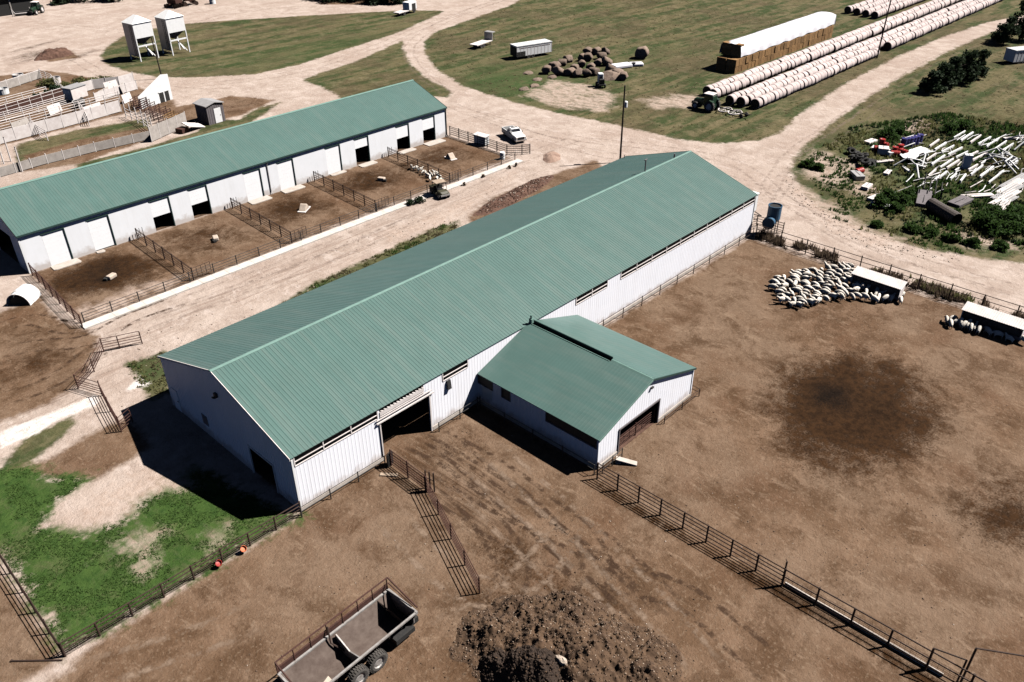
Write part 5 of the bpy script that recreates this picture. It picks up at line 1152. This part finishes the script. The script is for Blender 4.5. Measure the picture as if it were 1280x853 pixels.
def tree(name, label, cat, loc, h, r, m, seed, n=2600, leaf=.16, group=None, trunk=True, nclump=26):
    t = thing(name, label, cat, loc, 0, group); rr = random.Random(seed); C, Rr = [], []
    for i in range(nclump):
        z = rr.uniform(.12, 1.)**.9; a = rr.uniform(0, 6.28); q = r*(1-z*.72)*rr.uniform(.25, 1.0); C.append((math.cos(a)*q, math.sin(a)*q, h*z*.92)); Rr.append(r*rr.uniform(.22, .42))
    V, F = leaf_cloud(C, Rr, n, leaf, seed); o = np_mesh('crown', V, F, m); o.parent = t
    if trunk:
        b = MB(); b.tube([(0, 0, 0), (.05, 0, h*.4), (0, .05, h*.85)], [.16*h/5, .11*h/5, .03], 8)
        for i in range(6): a = i*1.1; z = h*(.15+.1*i); b.tube([(0, 0, z), (math.cos(a)*r*.6, math.sin(a)*r*.6, z+.5)], [.06, .02], 5)
        b.build('trunk', 'bark', t)
    return t
gj = 'dark junipers beside the track'
jl = ['lowest dark juniper in the close row beside the track', 'second dark juniper from the low end of the close row', 'middle dark juniper of the close row beside the track', 'second dark juniper from the high end of the close row', 'highest dark juniper of the close row beside the track']
for i, (px, py, h, r) in enumerate(((1163, 117, 3.6, 2.4), (1176, 113, 4.6, 2.6), (1189, 109, 5.2, 2.7), (1203, 104, 5.4, 2.7), (1217, 98, 5.4, 2.4))): tree('juniper_tree', jl[i], 'juniper', tuple(at(px, py)), h, r, 'leaf_dark', 60+i, 3200, .19, gj)
tree('juniper_tree', 'dark juniper between the track bend and the white shed', 'juniper', tuple(at(1254, 55)), 5.5, 3.2, 'leaf_dark', 71, 3000, .2, gj); tree('juniper_tree', 'tall dark juniper at the right picture edge behind the white shed', 'juniper', tuple(at(1274, 50)), 8., 3.6, 'leaf_dark', 72, 3400, .22, gj)
for i, (px, py, h, r) in enumerate(((400, -2, 4, 5), (418, 1, 3.2, 5), (445, 1, 4, 5), (470, 4, 3.6, 5), (492, 5, 3.4, 4), (140, 1, 4, 5), (95, 2, 5, 5), (78, 5, 3, 3))):
    tree('shade_tree', 'dark leafy tree in the row along the far top edge of the yard', 'tree', tuple(at(px, py)), h, r, 'leaf_dark', 80+i, 2400, .26, 'dark trees along the far top edge')
gb_ = 'bushes in the scrap yard'
def bush(px, py, r, h, m='leaf_green', seed=0, label='low green bush growing among the scrap', group=gb_, n=1300, leaf=.13):
    t = tree('bush', label, 'bush', tuple(at(px, py)), h, r, m, seed, n, leaf, group, False, 14); b = MB()
    for i in range(5): a = i*1.26; b.tube([(0, 0, 0), (math.cos(a)*r*.5, math.sin(a)*r*.5, h*.6)], [.03, .012], 5)
    b.build('stems', 'bark', t); return t
for i, (px, py, r, h) in enumerate(((1100,258,1.6,1.2),(1112,250,1.8,1.4),(1125,256,1.6,1.3),(1118,265,1.4,1.0),(1135,248,1.4,1.1),(1228,284,2.0,1.6),(1240,276,2.2,1.8),(1253,285,2.4,1.9),(1266,280,2.4,1.8),(1276,288,2.2,1.6),(1245,292,2.0,1.4),(1262,294,2,1.3),(1110,172,2.0,1.4),(1122,168,1.8,1.3),(1188,166,2.0,1.3),(1202,162,2.2,1.4),(1010,208,1.4,.9),(1020,212,1.3,.8),(1140,290,1.3,.7),(1165,296,1.2,.7),(1190,302,1.3,.7),(1095,283,1.0,.6),(1215,306,1.2,.7),(1250,311,1.3,.7))): bush(px, py, r, h, 'leaf_green', 100+i)
for i, (px, py, lb) in enumerate(((513, 256, 'left dark tumbleweed bush lying on the pale kerb'), (524, 253, 'right dark tumbleweed bush lying on the pale kerb by the buggy'))): bush(px, py, .7+.2*i, .6+.2*i, 'leaf_dark', 140+i, lb, 'tumbleweeds on the kerb', 900, .07)
for i, (px, py) in enumerate(((580, 232), (604, 222), (637, 211), (645, 208))): bush(px, py, .32, .45, 'leaf_brown', 150+i, 'tiny dead weed on the outer edge of the pale kerb', 'tiny weeds on the kerb', 200, .06)
# ================================================================== scrap yard
BEAMS = [(260,130,345,80),(312,150,405,90),(385,165,465,112),(445,178,540,125),(508,195,603,135),(572,215,660,155),(632,225,712,175),(75,195,145,145),(115,220,200,168),(165,238,260,190),(215,258,322,205),(275,278,365,235),(338,285,442,235),(402,300,512,245),(50,300,125,250),(90,332,190,265),(155,355,255,290),(205,360,300,300),(268,380,325,345),(370,375,440,335),(388,410,480,340),(460,425,560,350),(65,420,122,372),(115,450,155,418),(150,430,205,388),(232,442,278,405),(310,460,350,410),(465,330,505,300),(690,340,745,305),(525,470,640,380)]
for i, (a, b_, c_, d_) in enumerate(BEAMS):
    p = at(1150+a/6.09, 150+b_/6.09, .5); q = at(1150+c_/6.09, 150+d_/6.09, .5); L = (q-p).length; mid = (p+q)/2
    m = MB(); wd = random.uniform(.12, .24); m.b2((-L/2, -wd/2, .22), (L/2, wd/2, .5)); m.b2((-L*.4, -.1, 0), (-L*.4+.15, .1, .22)); m.b2((L*.4-.15, -.1, 0), (L*.4, .1, .22))
    o_ = m.build('white_beam', random.choice(('white', 'offwhite', 'white')), loc=(mid.x, mid.y, 0)); o_.rotation_euler = (0, 0, math.atan2(q.y-p.y, q.x-p.x)); tag(o_, 'pale beam laid out in the slanted rows across the scrap yard', 'beam', 'pale beams in slanted rows')
def pxbox(name, lab, cat, px, py, d, rz, m, part, z=0., group=None, bev=.03, ry=0):
    t = thing(name, lab, cat, tuple(at(px, py, z)), rz, group); o_ = MB().box((0, 0, d[2]/2), d, 0, 0, 0, ry).build(part, m, t, bevel=bev); return t
# fan of white corrugated sheets at the right edge
g0 = at(1240, 246); ang = math.atan2(at(1280, 225).y-g0.y, at(1280, 225).x-g0.x)
fan = [(1250,262,.0,'lowest'),(1252,255,.2,'second lowest'),(1256,248,.3,'third lowest'),(1259,241,.4,'third highest'),(1263,234,.5,'second highest'),(1268,227,.6,'highest')]
for i, (px, py, z, nm) in enumerate(fan):
    t = thing('white_sheet', nm+' white corrugated sheet in the fan of sheets at the right edge', 'metal sheet', tuple(at(px, py, .15+z*.3)), ang+random.uniform(-.05, .05)+(.25 if i == 0 else 0), 'fan of white sheets')
    m = MB(); m.ribs((-3.2, 0, 0), (0, 1, 0), (0, 0, 1), -.55, .55, 0, 6.4, .37, .09, Vector((1, 0, .04)).normalized()); m.quad((-3.2, -.55, -.03), (3.2, -.55, .22), (3.2, .55, .22), (-3.2, .55, -.03)); m.build('sheet', 'galv' if i % 2 else 'offwhite', t)
    m = MB(); m.b2((-3.0, -.5, -.15), (-2.9, .5, .0)); m.b2((2.9, -.5, -.15), (3.0, .5, .2)); m.build('batten', 'galv_dark', t)
for i in range(80):
    px, py = random.uniform(1128, 1284), 0; py = random.uniform(168, 245)-.0*(px-1128)
    L = random.uniform(1.2, 3.8); p = at(px, py, .35); rz = ang+random.gauss(0, .28)
    m = MB(); m.tube([(-L/2, 0, random.uniform(-.2, .1)), (0, random.uniform(-.2, .2), random.uniform(-.05, .2)), (L/2, 0, random.uniform(-.2, .25))], random.uniform(.03, .065), 5)
    o_ = m.build('thin_pipe', random.choice(('white', 'offwhite', 'galv')), loc=p); o_.rotation_euler = (0, 0, rz); tag(o_, 'thin pale pipe strewn loosely over the slanted beams and weeds', 'pipe', 'thin pale pipes strewn on the scrap')
# flat stack of white boards near blue drums
for i in range(5):
    t = pxbox('white_board', ('bottom','second','middle','fourth','top')[i]+' white board of the flat stack beside the blue drums', 'board', 1144-i*1.2+2, 191+i*.9, (5.2-.3*i, 2.4-.25*i, .10), ang+.06*i-.1, 'white', 'board', .1+i*.12, 'flat stack of white boards', .02); MB().b2((-2.2, -1.0+.1*i, .10), (2.0, -.9+.1*i, .115)).build('batten', 'offwhite', t)
# white tangle of bent pipes
rr = random.Random(4)
for i, (cx_, cy_, s) in enumerate(((1247, 198, 0), (1252, 207, 1), (1243, 203, 2), (1257, 212, 3), (1274, 185, 4), (1277, 180, 5), (1262, 205, 6), (1154, 205, 7), (1138, 210, 8), (1148, 218, 9))):
    t = thing('bent_pipe', 'bent white pipe tangled in the pile '+('left of the fan of sheets' if i < 4 or i == 6 else 'at the right picture edge' if i < 6 else 'below the flat white boards'), 'pipe', tuple(at(cx_, cy_)), rr.uniform(0, 6), 'bent white pipes '+('left' if i < 4 or i == 6 else 'edge' if i < 6 else 'below'))
    P_ = [(-2.4, rr.uniform(-.5, .5), .3), (-1.0, rr.uniform(-1, 1), .9+rr.random()*.6), (.6, rr.uniform(-.8, .8), 1.0+rr.random()*.5), (2.2, rr.uniform(-1.4, 1.4), .25)]
    b = MB(); b.tube(P_, .11, 7); b.tube([(P_[1][0], P_[1][1], .1), (P_[2][0], P_[2][1]+.4, P_[2][2])], .09, 6); b.build('pipe', 'white', t); MB().lathe([(0, 0), (.2, 0), (.2, .08), (0, .08)], 10, (-2.4, P_[0][1], 0)).build('flange', 'offwhite', t)
def drum(px, py, m, lab, grp, lying=False, h=1.0, r=.34):
    t = thing('drum', lab, 'drum', tuple(at(px, py, r if lying else 0)), random.uniform(0, 3), grp); ax = 'x' if lying else 'z'; o_ = -h/2 if lying else 0
    MB().lathe([(0, o_), (r*.95, o_), (r, o_+.05), (r*.96, o_+h*.33), (r, o_+h*.35), (r*.96, o_+h*.37), (r*.96, o_+h*.64), (r, o_+h*.66), (r*.96, o_+h*.68), (r, o_+h-.05), (r*.95, o_+h), (0, o_+h-.03)], 16, (0, 0, 0), 0, ax).build('shell', m, t)
    MB().lathe([(0, o_+h-.02), (.08, o_+h-.02), (.08, o_+h+.04), (0, o_+h+.04)], 8, (0, 0, 0) if lying else (.18, 0, 0), 0, ax).build('cap', 'offwhite', t); return t
for i, (x, y) in enumerate(((1128.5, 184), (1132, 183.5), (1136.5, 183), (1140, 182), (1144, 181), (1148, 179))): drum(x, y, 'blue', 'blue plastic drum standing in the row behind the white boards', 'row of blue drums', False, 1.3, .46)
for i, (x, y, l) in enumerate(((1101,184,0),(1105,181,1),(1098,186,1),(1119,192,1),(1124,191,0),(1129,190,1),(1117,194,0),(1074,214,1))): drum(x, y, 'red', 'red drum lying by itself on the bare soil at the left of the scrap' if i == 7 else ('red drum in the heap right of the tyres' if i < 3 else 'red drum in the heap touching the flat white boards'), 'lone red drum' if i == 7 else ('red drums by the tyres' if i < 3 else 'red drums by the boards'), bool(l), 1.2, .42)
def tyre(px, py, z, r, tilt, lab, grp):
    t = thing('tyre', lab, 'tyre', tuple(at(px, py, z)), random.uniform(0, 3), grp)
    b = MB(); b.lathe([(r*.5, -.13), (r*.8, -.16), (r, -.1), (r, .1), (r*.8, .16), (r*.5, .13), (r*.5, -.13)], 18); o_ = b.build('casing', 'black', t); o_.rotation_euler = (tilt, tilt*.6, 0); b = MB(); b.lathe([(r*.505, -.13), (r*.56, 0), (r*.505, .13)], 18); c2 = b.build('bead', 'steel', t); c2.rotation_euler = (tilt, tilt*.6, 0)
for i in range(26):
    px = random.uniform(1062, 1092); py = 190+(px-1062)*.35+random.uniform(-5, 6); tyre(px, py, random.uniform(.15, .9), random.uniform(.4, .65), random.uniform(-.6, .6), 'black tyre thrown on the dark heap at the left of the scrap', 'heap of black tyres')
for i, (px, py, d, rz, m, lab) in enumerate(((1088,178,(2.2,1.0,.3),ang,'offwhite','cream slab lying on the tyre heap'),(1093,186,(1.8,.8,.3),ang+.3,'offwhite','cream board lying between tyres and red drums'),(1103,192,(1.6,1.4,.9),.4,'offwhite','pale broken crate below the red drums'),(1111,194,(1.4,1.0,.6),1.0,'white','white broken box beside the pale crate'),(1105,203,(2.6,.6,.25),ang-.5,'offwhite','pale board below the broken crate'),(1071,222,(2.2,1.2,.6),.8,'galv','grey crumpled sheet beneath the lone red drum'),(1109,217,(1.8,.7,.3),.1,'offwhite','pale short board on the dark weeds in mid scrap'),(1083,235,(1.9,.9,.4),ang+.2,'offwhite','cream block on the weeds near the road side'),(1104,259,(3.0,.9,.3),-1.2,'white','white plank pointing down toward the road'),(1094,249,(2.4,1.0,.35),ang,'offwhite','white broken panel above the pointing plank'),(1221,246,(4.0,.9,.25),-.75,'offwhite','cream beam lying left of the fan of sheets'),(1206,211,(.9,1.0,2.0),.5,'white','upright white cabinet among the slanted beams'),(1270,174,(4.0,.6,.3),-.7,'offwhite','pale trough at the top right of the scrap yard'),(1154,251,(4.4,1.6,.5),.3,'galv_dark','grey flat pallet beside the brown culvert'),(1200,254,(3.2,1.6,.4),-.2,'galv_dark','grey bent sheet right of the brown culvert'),(1132,213,(1.8,.4,.3),.8,'white','white bent frame in the middle of the weeds'))):
    t = pxbox('scrap_piece', lab, 'scrap', px, py, d, rz, m, 'slab', .05, None, .05, random.uniform(-.06, .06)); MB().box((0, 0, d[2]+.015), (d[0]*.8, .07, .03)).build('strip', 'galv_dark' if m != 'galv_dark' else 'steel', t)
t = thing('culvert_pipe', 'long brown corrugated culvert pipe lying in the scrap yard weeds', 'pipe', tuple(at(1161, 262))); e_ = at(1194, 282)-at(1161, 262); n2 = 24
b = MB(); b.tube([tuple(e_*(k/n2)+Vector((0, 0, .75))) for k in range(n2+1)], [.72+.06*(k % 2) for k in range(n2+1)], 16, cap=False); b.build('pipe', 'culvert', t); b = MB(); b.tube([tuple(Vector((0, 0, .75))), tuple(e_*.02+Vector((0, 0, .75)))], .66, 16); b.build('opening', 'black', t)
t = thing('dark_frame', 'black steel frame leaning above the culvert pipe', 'frame', tuple(at(1165, 240)), .3); b = MB()
for k in range(4): b.tube([(-2.5, k*.7-1, .3+.3*k), (2.5, k*.7-1, .5+.3*k)], .07, 6)
b.build('bars', 'black', t); MB().b2((-2.4, -1.1, .0), (-2.3, -.9, 1.3)).build('end_frame', 'black', t); MB().b2((2.3, 1.0, 0), (2.4, 1.2, 1.5)).build('end_frame', 'black', t)
box_trailer('white_shed', 'small white shed on wheels at the right edge below the junipers', tuple(at(1272, 78)), -.5, 5.0, 2.4, .4, 2.6, False, None, 'shed')
# ================================================================== mounds and manure
def mound(name, lab, cat, cx_, cy_, rx, ry, h, m, rot=0, seed=0, n=90, rough=.35, kind=None, p=1.3, fine=.22):
    x = np.linspace(-1, 1, n); X, Y = np.meshgrid(x, x, indexing='ij'); wx = X*rx*1.25; wy = Y*ry*1.25
    c_, s_ = math.cos(rot), math.sin(rot); GX_ = cx_+c_*wx-s_*wy; GY_ = cy_+s_*wx+c_*wy
    q = np.sqrt((X*1.25)**2+(Y*1.25)**2); q = q*(1+.45*(vnoise(GX_, GY_, max(rx, ry)*.5, seed, 3)-.5))
    Z = h*np.clip(1-q**p, -.2, 1); Z = Z+(vnoise(GX_, GY_, 1.4, seed+3, 5)-.5)*rough*h*np.clip((1.05-q)*3, 0, 1)+(vnoise(GX_, GY_, .35, seed+5, 3)-.5)*fine*np.clip((1.08-q)*4, 0, 1)*min(1, h)
    Z = np.where(q > 1.1, -.15, Z)
    V = np.stack([GX_.ravel(), GY_.ravel(), Z.ravel()], 1); i, j = np.meshgrid(np.arange(n-1), np.arange(n-1), indexing='ij'); q4 = (i*n+j).ravel(); F = np.stack([q4, q4+n, q4+n+1, q4+1], 1)
    o = np_mesh(name, V, F, m, True); tag(o, lab, cat, None, kind); return V
V = mound('manure_pile', 'brown manure pile at the bottom of the picture with a pale rock on it', 'manure pile', at(712, 828).x, at(712, 828).y, 4.6, 6.2, 1.9, 'manure', .35, 3, 210, .75, None, 1.25, .34)
ok = V[:,2] > .02; P = V[ok]; P = P[rng.random(len(P)) < .09]; clods('pile_clods', P+rng.normal(0, .05, P.shape), .02, .10, 'manure'); P = V[ok]; P = P[rng.random(len(P)) < .05]; clods('pile_straw_clods', P, .02, .07, 'wood'); P = V[ok]; P = P[rng.random(len(P)) < .2]; clods('pile_clods', P, .02, .08, 'clod')
P = V[ok]; P = P[rng.random(len(P)) < .002]; clods('pile_pale_clods', P, .03, .07, 'palestone')
rp_ = np.stack([3.+rng.normal(0, 6.0, 3500), -20.5+rng.normal(0, 6.0, 3500)], 1); rp_ = rp_[(rp_[:,1] < -1)]; clods('pile_edge_clods', rp_[:900], .02, .07, 'manure')
V = mound('hollow_shade_heap', 'black heap coloured as the shaded hollow in the left face of the brown manure pile', 'manure heap', at(662, 846).x, at(662, 846).y, 2.2, 2.8, 2.3, 'manure_shade', .35, 17, 130, .6); P = V[V[:,2] > .05]; clods('hollow_shade_clods', P[rng.random(len(P)) < .3], .03, .14, 'manure_shade'); clods('hollow_straw_clods', P[rng.random(len(P)) < .05], .03, .10, 'manure')  # added heap, its black colour paints the shaded hollow of the pile
r_ = at(702, 826, 1.5); lump('pale_rock', 'rock', 'pale rock lodged on the dark manure pile', 'rock', tuple(r_), (.2, .4, .25), 1, 9, 3); r_ = at(630, 760); lump('small_stone', 'rock', 'small pale stone on the soil between wagon and manure pile', 'rock', (*r_.xy, .08), (.2, .18, .14), 1, 4)
V = mound('soil_berm', 'red brown soil berm along the back of the long barn', 'soil berm', 51.5, 27.6, 8.5, 1.4, .42, 'berm', .12, 7, 140, 1.1); P = V[V[:,2] > .05]; clods('berm_clods', P[rng.random(len(P)) < .10], .03, .16, 'berm'); clods('berm_stones', P[rng.random(len(P)) < .02], .03, .14, 'palestone')
mound('soil_mound', 'low tan soil mound on the pale yard left of the feed bins', 'soil mound', 41.5, 146.5, 4.2, 3.0, 1.5, 'berm', .3, 11, 70, .7)
mound('soil_mound', 'small tan soil mound behind the pickup at the end of the kerb', 'soil mound', 64.5, 33.2, 2.2, 1.2, .45, 'mound', .6, 13, 60, .9)
# ================================================================== handling pens at the top left
gw_ = 'pale board fences of the handling pens'
def bfence(P, lab, h=1.6, m='offwhite', bd='offwhite', sp=2.4, z0=.1, rails=()): return fence('board_fence', lab, 'board fence', P if isinstance(P[0][0], float) else W(P), sp, h+.15, rails, 'offwhite' if m == 'offwhite' else m, .07, .05, gw_, board=(z0, h, bd))
bfence([(-20, 187), (0, 181), (80, 160), (152, 140)], 'tall pale solid board fence nearest the grassy pen', 1.9)
fence('rail_fence', 'white pipe rail fence with five rails beside the dark handling alley', 'rail fence', W([(-15, 158), (30, 146), (85, 130)]), 3.0, 1.6, (.3, .6, .9, 1.2, 1.5), 'offwhite', .07, .05, gw_)
bfence([(-20, 153), (40, 135), (82, 122)], 'pale plank top fence on the far side of the dark alley', 1.7, 'offwhite', 'rust_red', rails=(1.7, 1.2))
bfence([(-20, 121), (25, 107), (52, 98)], 'pale board fence of the farthest small pen', 1.5, 'offwhite', 'greyboard', rails=(1.5,))
bfence([(0, 222), (60, 205), (120, 190), (190, 174)], 'grey weathered board fence just behind the green roofed barn', 1.3, 'offwhite', 'greyboard')
bfence([(190, 178), (212, 168), (234, 158)], 'grey white board fence standing taller above the barn roof edge', 2.2, 'offwhite', 'greyboard')
fence('rail_fence', 'pale rail fence closing the grassy pen at its right end', 'rail fence', W([(158, 147), (180, 158), (192, 168)]), 2.2, 2.6, (.5, 1.0, 1.5), 'offwhite', .08, .05, gw_)
for i, (px, py) in enumerate(((5, 205), (14, 202), (28, 215))):
    t = thing('gate_post', 'tall pale post standing in the corner of the grassy pen at the left edge', 'post', tuple(at(px, py)), 0, 'tall pale posts at the left edge'); MB().tube([(0, 0, 0), (.1, .1, 3.4)], .09, 8).build('shaft', 'offwhite', t); MB().lathe([(.1, 0), (.12, .1), (0, .14)], 8, (.1, .1, 3.4)).build('cap', 'greyboard', t)
for P_, lb in (([(-10, 168), (40, 155), (95, 140), (150, 126)], 'pale rail fence in the middle of the handling pens'), ([(40, 160), (50, 170), (60, 176)], 'short pale rail fence crossing the handling alley'), ([(100, 138), (108, 148), (112, 158)], 'short pale rail fence between alley and solid board fence'), ([(-10, 139), (30, 128), (60, 120)], 'pale rail fence beyond the dark alley'), ([(52, 98), (66, 104), (82, 120)], 'pale rail fence joining the farthest pen to the alley')):
    fence('rail_fence', lb, 'rail fence', W(P_), 2.6, 1.6, (.4, .8, 1.2, 1.55), 'offwhite', .07, .05, gw_)
for i, (px, py, l_, rz_) in enumerate(((118, 142, 3.2, .3), (132, 122, 3, .6), (140, 112, 2.6, .2), (155, 116, 2.4, .9), (70, 142, 2.6, .4), (28, 162, 3., .35), (160, 128, 2.2, .5))):
    t = thing('leaning_sheet', ('whitish panel leaning by the solid board fence end', 'whitish panel standing before the short board wall', 'whitish panel on the chute bank', 'whitish panel beside the sloping wall foot', 'whitish panel in the alley by the trailer', 'whitish panel lying at the left of the pens', 'whitish panel at the low end of the sloping wall')[i], 'panel', tuple(at(px, py)), rz_); MB().box((0, 0, .75), (l_, .08, 1.4), 0, 0, -.2).build('sheet', 'greyboard' if i % 2 else 'offwhite', t); MB().box((0, .25, .7), (.12, .1, 1.3), 0, 0, .3).build('brace', 'greyboard', t)
t = thing('white_ramp', 'big white sloping solid wall at the right end of the handling pens', 'wall', tuple(at(176, 137)), 0); e_ = at(216, 124)-at(176, 137); L = e_.length; t.rotation_euler = (0, 0, math.atan2(e_.y, e_.x))
MB().prism([(0, 0), (L, 0), (L, 4.2), (L-1.4, 4.4), (0, 2.0)], 'y', -.06, .06).build('wall', 'white', t)
b = MB(); b.prism([(L-2.6, .0), (L-.6, .0), (L-.6, 1.7), (L-2.6, 1.7)], 'y', -.09, -.065); b.build('opening', 'black', t)
b = MB(); b.b2((L-1.7, -.12, 0), (L-1.5, -.08, 1.7)); b.b2((L-2.7, -.14, 1.65), (L-.5, -.07, 1.8)); b.build('door_frame', 'white', t); b = MB()
for k in range(4): b.b2((L*k/4+.1, .06, 0), (L*k/4+.25, .9, .2)); b.tube([(L*k/4+.2, .9, .1), (L*k/4+.2, .08, 1.8)], .05, 6)
b.build('brace', 'offwhite', t)
bfence([(82, 122), (118, 112), (150, 108), (168, 103)], 'pale curved loading chute wall left of the white sloping wall', 1.7, 'offwhite', 'offwhite')
bfence([(120, 128), (145, 120), (172, 112)], 'short pale board wall in front of the loading chute', 1.5)
t = thing('stock_box', 'small white box trailer standing between the alley and the chute', 'trailer', tuple(at(97, 126)), .35); MB().b2((-1.6, -1.0, .5), (1.6, 1.0, 2.4)).build('body', 'offwhite', t, bevel=.08); MB().b2((-1.64, -.7, .5), (-1.58, .7, 2.1)).build('door', 'white', t); MB().b2((-1.7, -1.1, 2.4), (1.7, 1.1, 2.5)).build('roof', 'galv', t)
for s in (-1, 1): wheel(t, (0, s*1.0, .36), .36, .22)
gr_ = 'stack of red brown gates behind the barn'
for i in range(9):
    f = i/8; p = at(172+f*48, 134+f*24); t = thing('steel_gate', 'red brown steel gate in the row stacked behind the green roofed barn' if i < 7 else 'orange brown steel gate at the near end of the stacked row', 'gate', (p.x, p.y, 0), .4+random.uniform(-.2, .2), gr_ if i < 7 else 'orange gates'); m_ = 'rust_red' if i < 7 else 'hay_gold'
    b = MB()
    for k in range(5): b.tube([(-1.3, 0, .3+k*.33), (1.3, .25, .3+k*.33)], .06, 6)
    b.build('rails', m_, t)
    for s in (-1.3, 0, 1.3): MB().tube([(s, .12, 0), (s, .12, 1.75)], .06, 6).build('upright', m_, t)
t = thing('garden_shed', 'small grey shed with a pale door behind the green roofed barn', 'shed', tuple(at(262, 157)), .1)
b = MB(); b.ribs((0, 0, 0), (1, 0, 0), (0, -1, 0), 0, 3.0, 0, 2.9, .4, .03); b.ribs((0, 0, 0), (0, 1, 0), (-1, 0, 0), 0, 3.0, 0, 2.9, .4, .03); b.ribs((3.0, 0, 0), (0, 1, 0), (1, 0, 0), 0, 3, 0, 2.9, .4, .03); b.ribs((0, 3, 0), (1, 0, 0), (0, 1, 0), 0, 3.0, 0, 2.9, .4, .03); b.build('wall', 'galv_dark', t)
MB().prism([(-.2, 2.85), (1.5, 3.25), (3.2, 2.85), (3.2, 2.97), (1.5, 3.38), (-.2, 2.97)], 'y', -.2, 3.2).build('roof', 'galv', t); d_o = MB().b2((1.2, -.08, .05), (2.4, -.035, 2.3)).build('door', 'white', t); MB().b2((2.2, -.13, 1.1), (2.28, -.08, 1.2)).build('handle', 'steel', d_o)
t = thing('plank_pile', 'pale planks leaning at the barn roof edge by the orange gates', 'planks', tuple(at(243, 162)), .3); MB().box((0, 0, .7), (3.4, 1.6, .12), 0, 0, .25, .3).build('plank', 'offwhite', t); MB().box((-1.8, .6, .35), (1.4, 1.4, .7)).build('crate', 'rust_red', t)
for i, (px, py, m_) in enumerate(((24, 100, 'offwhite'), (5, 118, 'white'), (32, 102, 'black'), (70, 104, 'offwhite'), (100, 134, 'black'))):
    t = thing('water_tank', ('cream round tub in the farthest pen', 'white tub at the left picture edge', 'black round tub in the farthest pen', 'cream tub at the end of the far board fence', 'black tub at the end of the alley')[i], 'tub', tuple(at(px, py))); MB().lathe([(0, 0), (.8, 0), (.9, .1), (.95, 1.0), (.85, 1.0), (.8, .6), (0, .6)], 18).build('shell', m_, t); MB().lathe([(.96, .98), (1.0, 1.02), (.96, 1.06), (.84, 1.02)], 18).build('rim', 'galv', t)
for i, (px, py) in enumerate(((50, 128), (62, 124), (72, 118))): bush(px, py, 1.8, 1.3, 'leaf_dark', 170+i, 'dark low bush in the shade between the handling pens', 'dark bushes in the handling pens', 900, .16)
for i, (px, py) in enumerate(((85, 112), (100, 108), (116, 108), (60, 108), (130, 104))): bush(px, py, 2.4, 1.1, 'leaf_olive', 180+i, 'grey olive bush on the bank behind the handling pens', 'olive bushes on the bank', 900, .18)
# ================================================================== top edge
t = thing('machine_shed', 'black fronted open machine shed with a pale roof at the top left corner', 'shed', tuple(at(0, 21)), -.05)
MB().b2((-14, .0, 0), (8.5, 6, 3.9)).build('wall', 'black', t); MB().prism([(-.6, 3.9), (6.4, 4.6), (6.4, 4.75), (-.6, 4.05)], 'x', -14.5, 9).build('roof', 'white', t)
for x in (-9, -3, 3, 8.4): MB().b2((x-.12, -.15, 0), (x+.12, .02, 3.9)).build('post', 'greyboard', t)
tractor(tuple(at(47, 17)), -2.4, 'dark tractor with a pale roof parked beside the machine shed at the top left')
t = thing('loader_frame', 'pale pipe frame of a loader in front of the machine shed', 'implement', tuple(at(28, 20)), -.3); b = MB(); b.tube([(-2, 0, 0), (-2, 0, 1.8), (-1.4, 0, .6), (1.4, 0, .6), (2, 0, 1.8), (2, 0, 0)], .1, 6); b.build('frame', 'offwhite', t); MB().b2((-1.5, .2, .1), (1.5, 1.2, .9)).build('bucket', 'steel', t)
for i, (px, py, lb) in enumerate(((220, 9, 'red brown disc harrow left of the white drum at the top edge'), (236, 6, 'red brown field machine at the top edge above the feed bins'))):
    t = thing('disc_harrow', lb, 'farm implement', tuple(at(px, py)), .4+i); b = MB(); b.b2((-2.4, -.1, .9), (2.4, .1, 1.1)); b.b2((-.1, -2.0, .9), (.1, 2.0, 1.1)); b.b2((-1.5, -1.5, 1.1), (1.0, 1.2, 2.0)); b.build('frame', 'rust_red', t)
    for y in (-1.4, 1.4):
        b = MB()
        for k in range(7): b.lathe([(0, -.03), (.5, -.05), (.5, .0), (0, .03)], 14, (-2.1+k*.7, y, .5), 0, 'x')
        b.build('disc_gang', 'rust', t)
drum(266, 5, 'white', 'white drum right of the red brown field machines at the top edge', 'white drum', False, 1.8, .8)
t = thing('white_cab', 'small white utility cart with a dark opening at the end of the top grass strip', 'cart', tuple(at(513, 16)), .2); MB().b2((-1.6, -1.0, .8), (1.4, 1.0, 2.6)).build('body', 'white', t, bevel=.08); MB().b2((-.5, -1.04, .5), (.9, -.99, 2.2)).build('opening', 'black', t); MB().b2((-5.5, -.9, .7), (-1.6, .9, .9)).build('deck', 'offwhite', t)
for x in (-3.5, .4):
    for s in (-1, 1): wheel(t, (x, s*.9, .4), .4, .25)
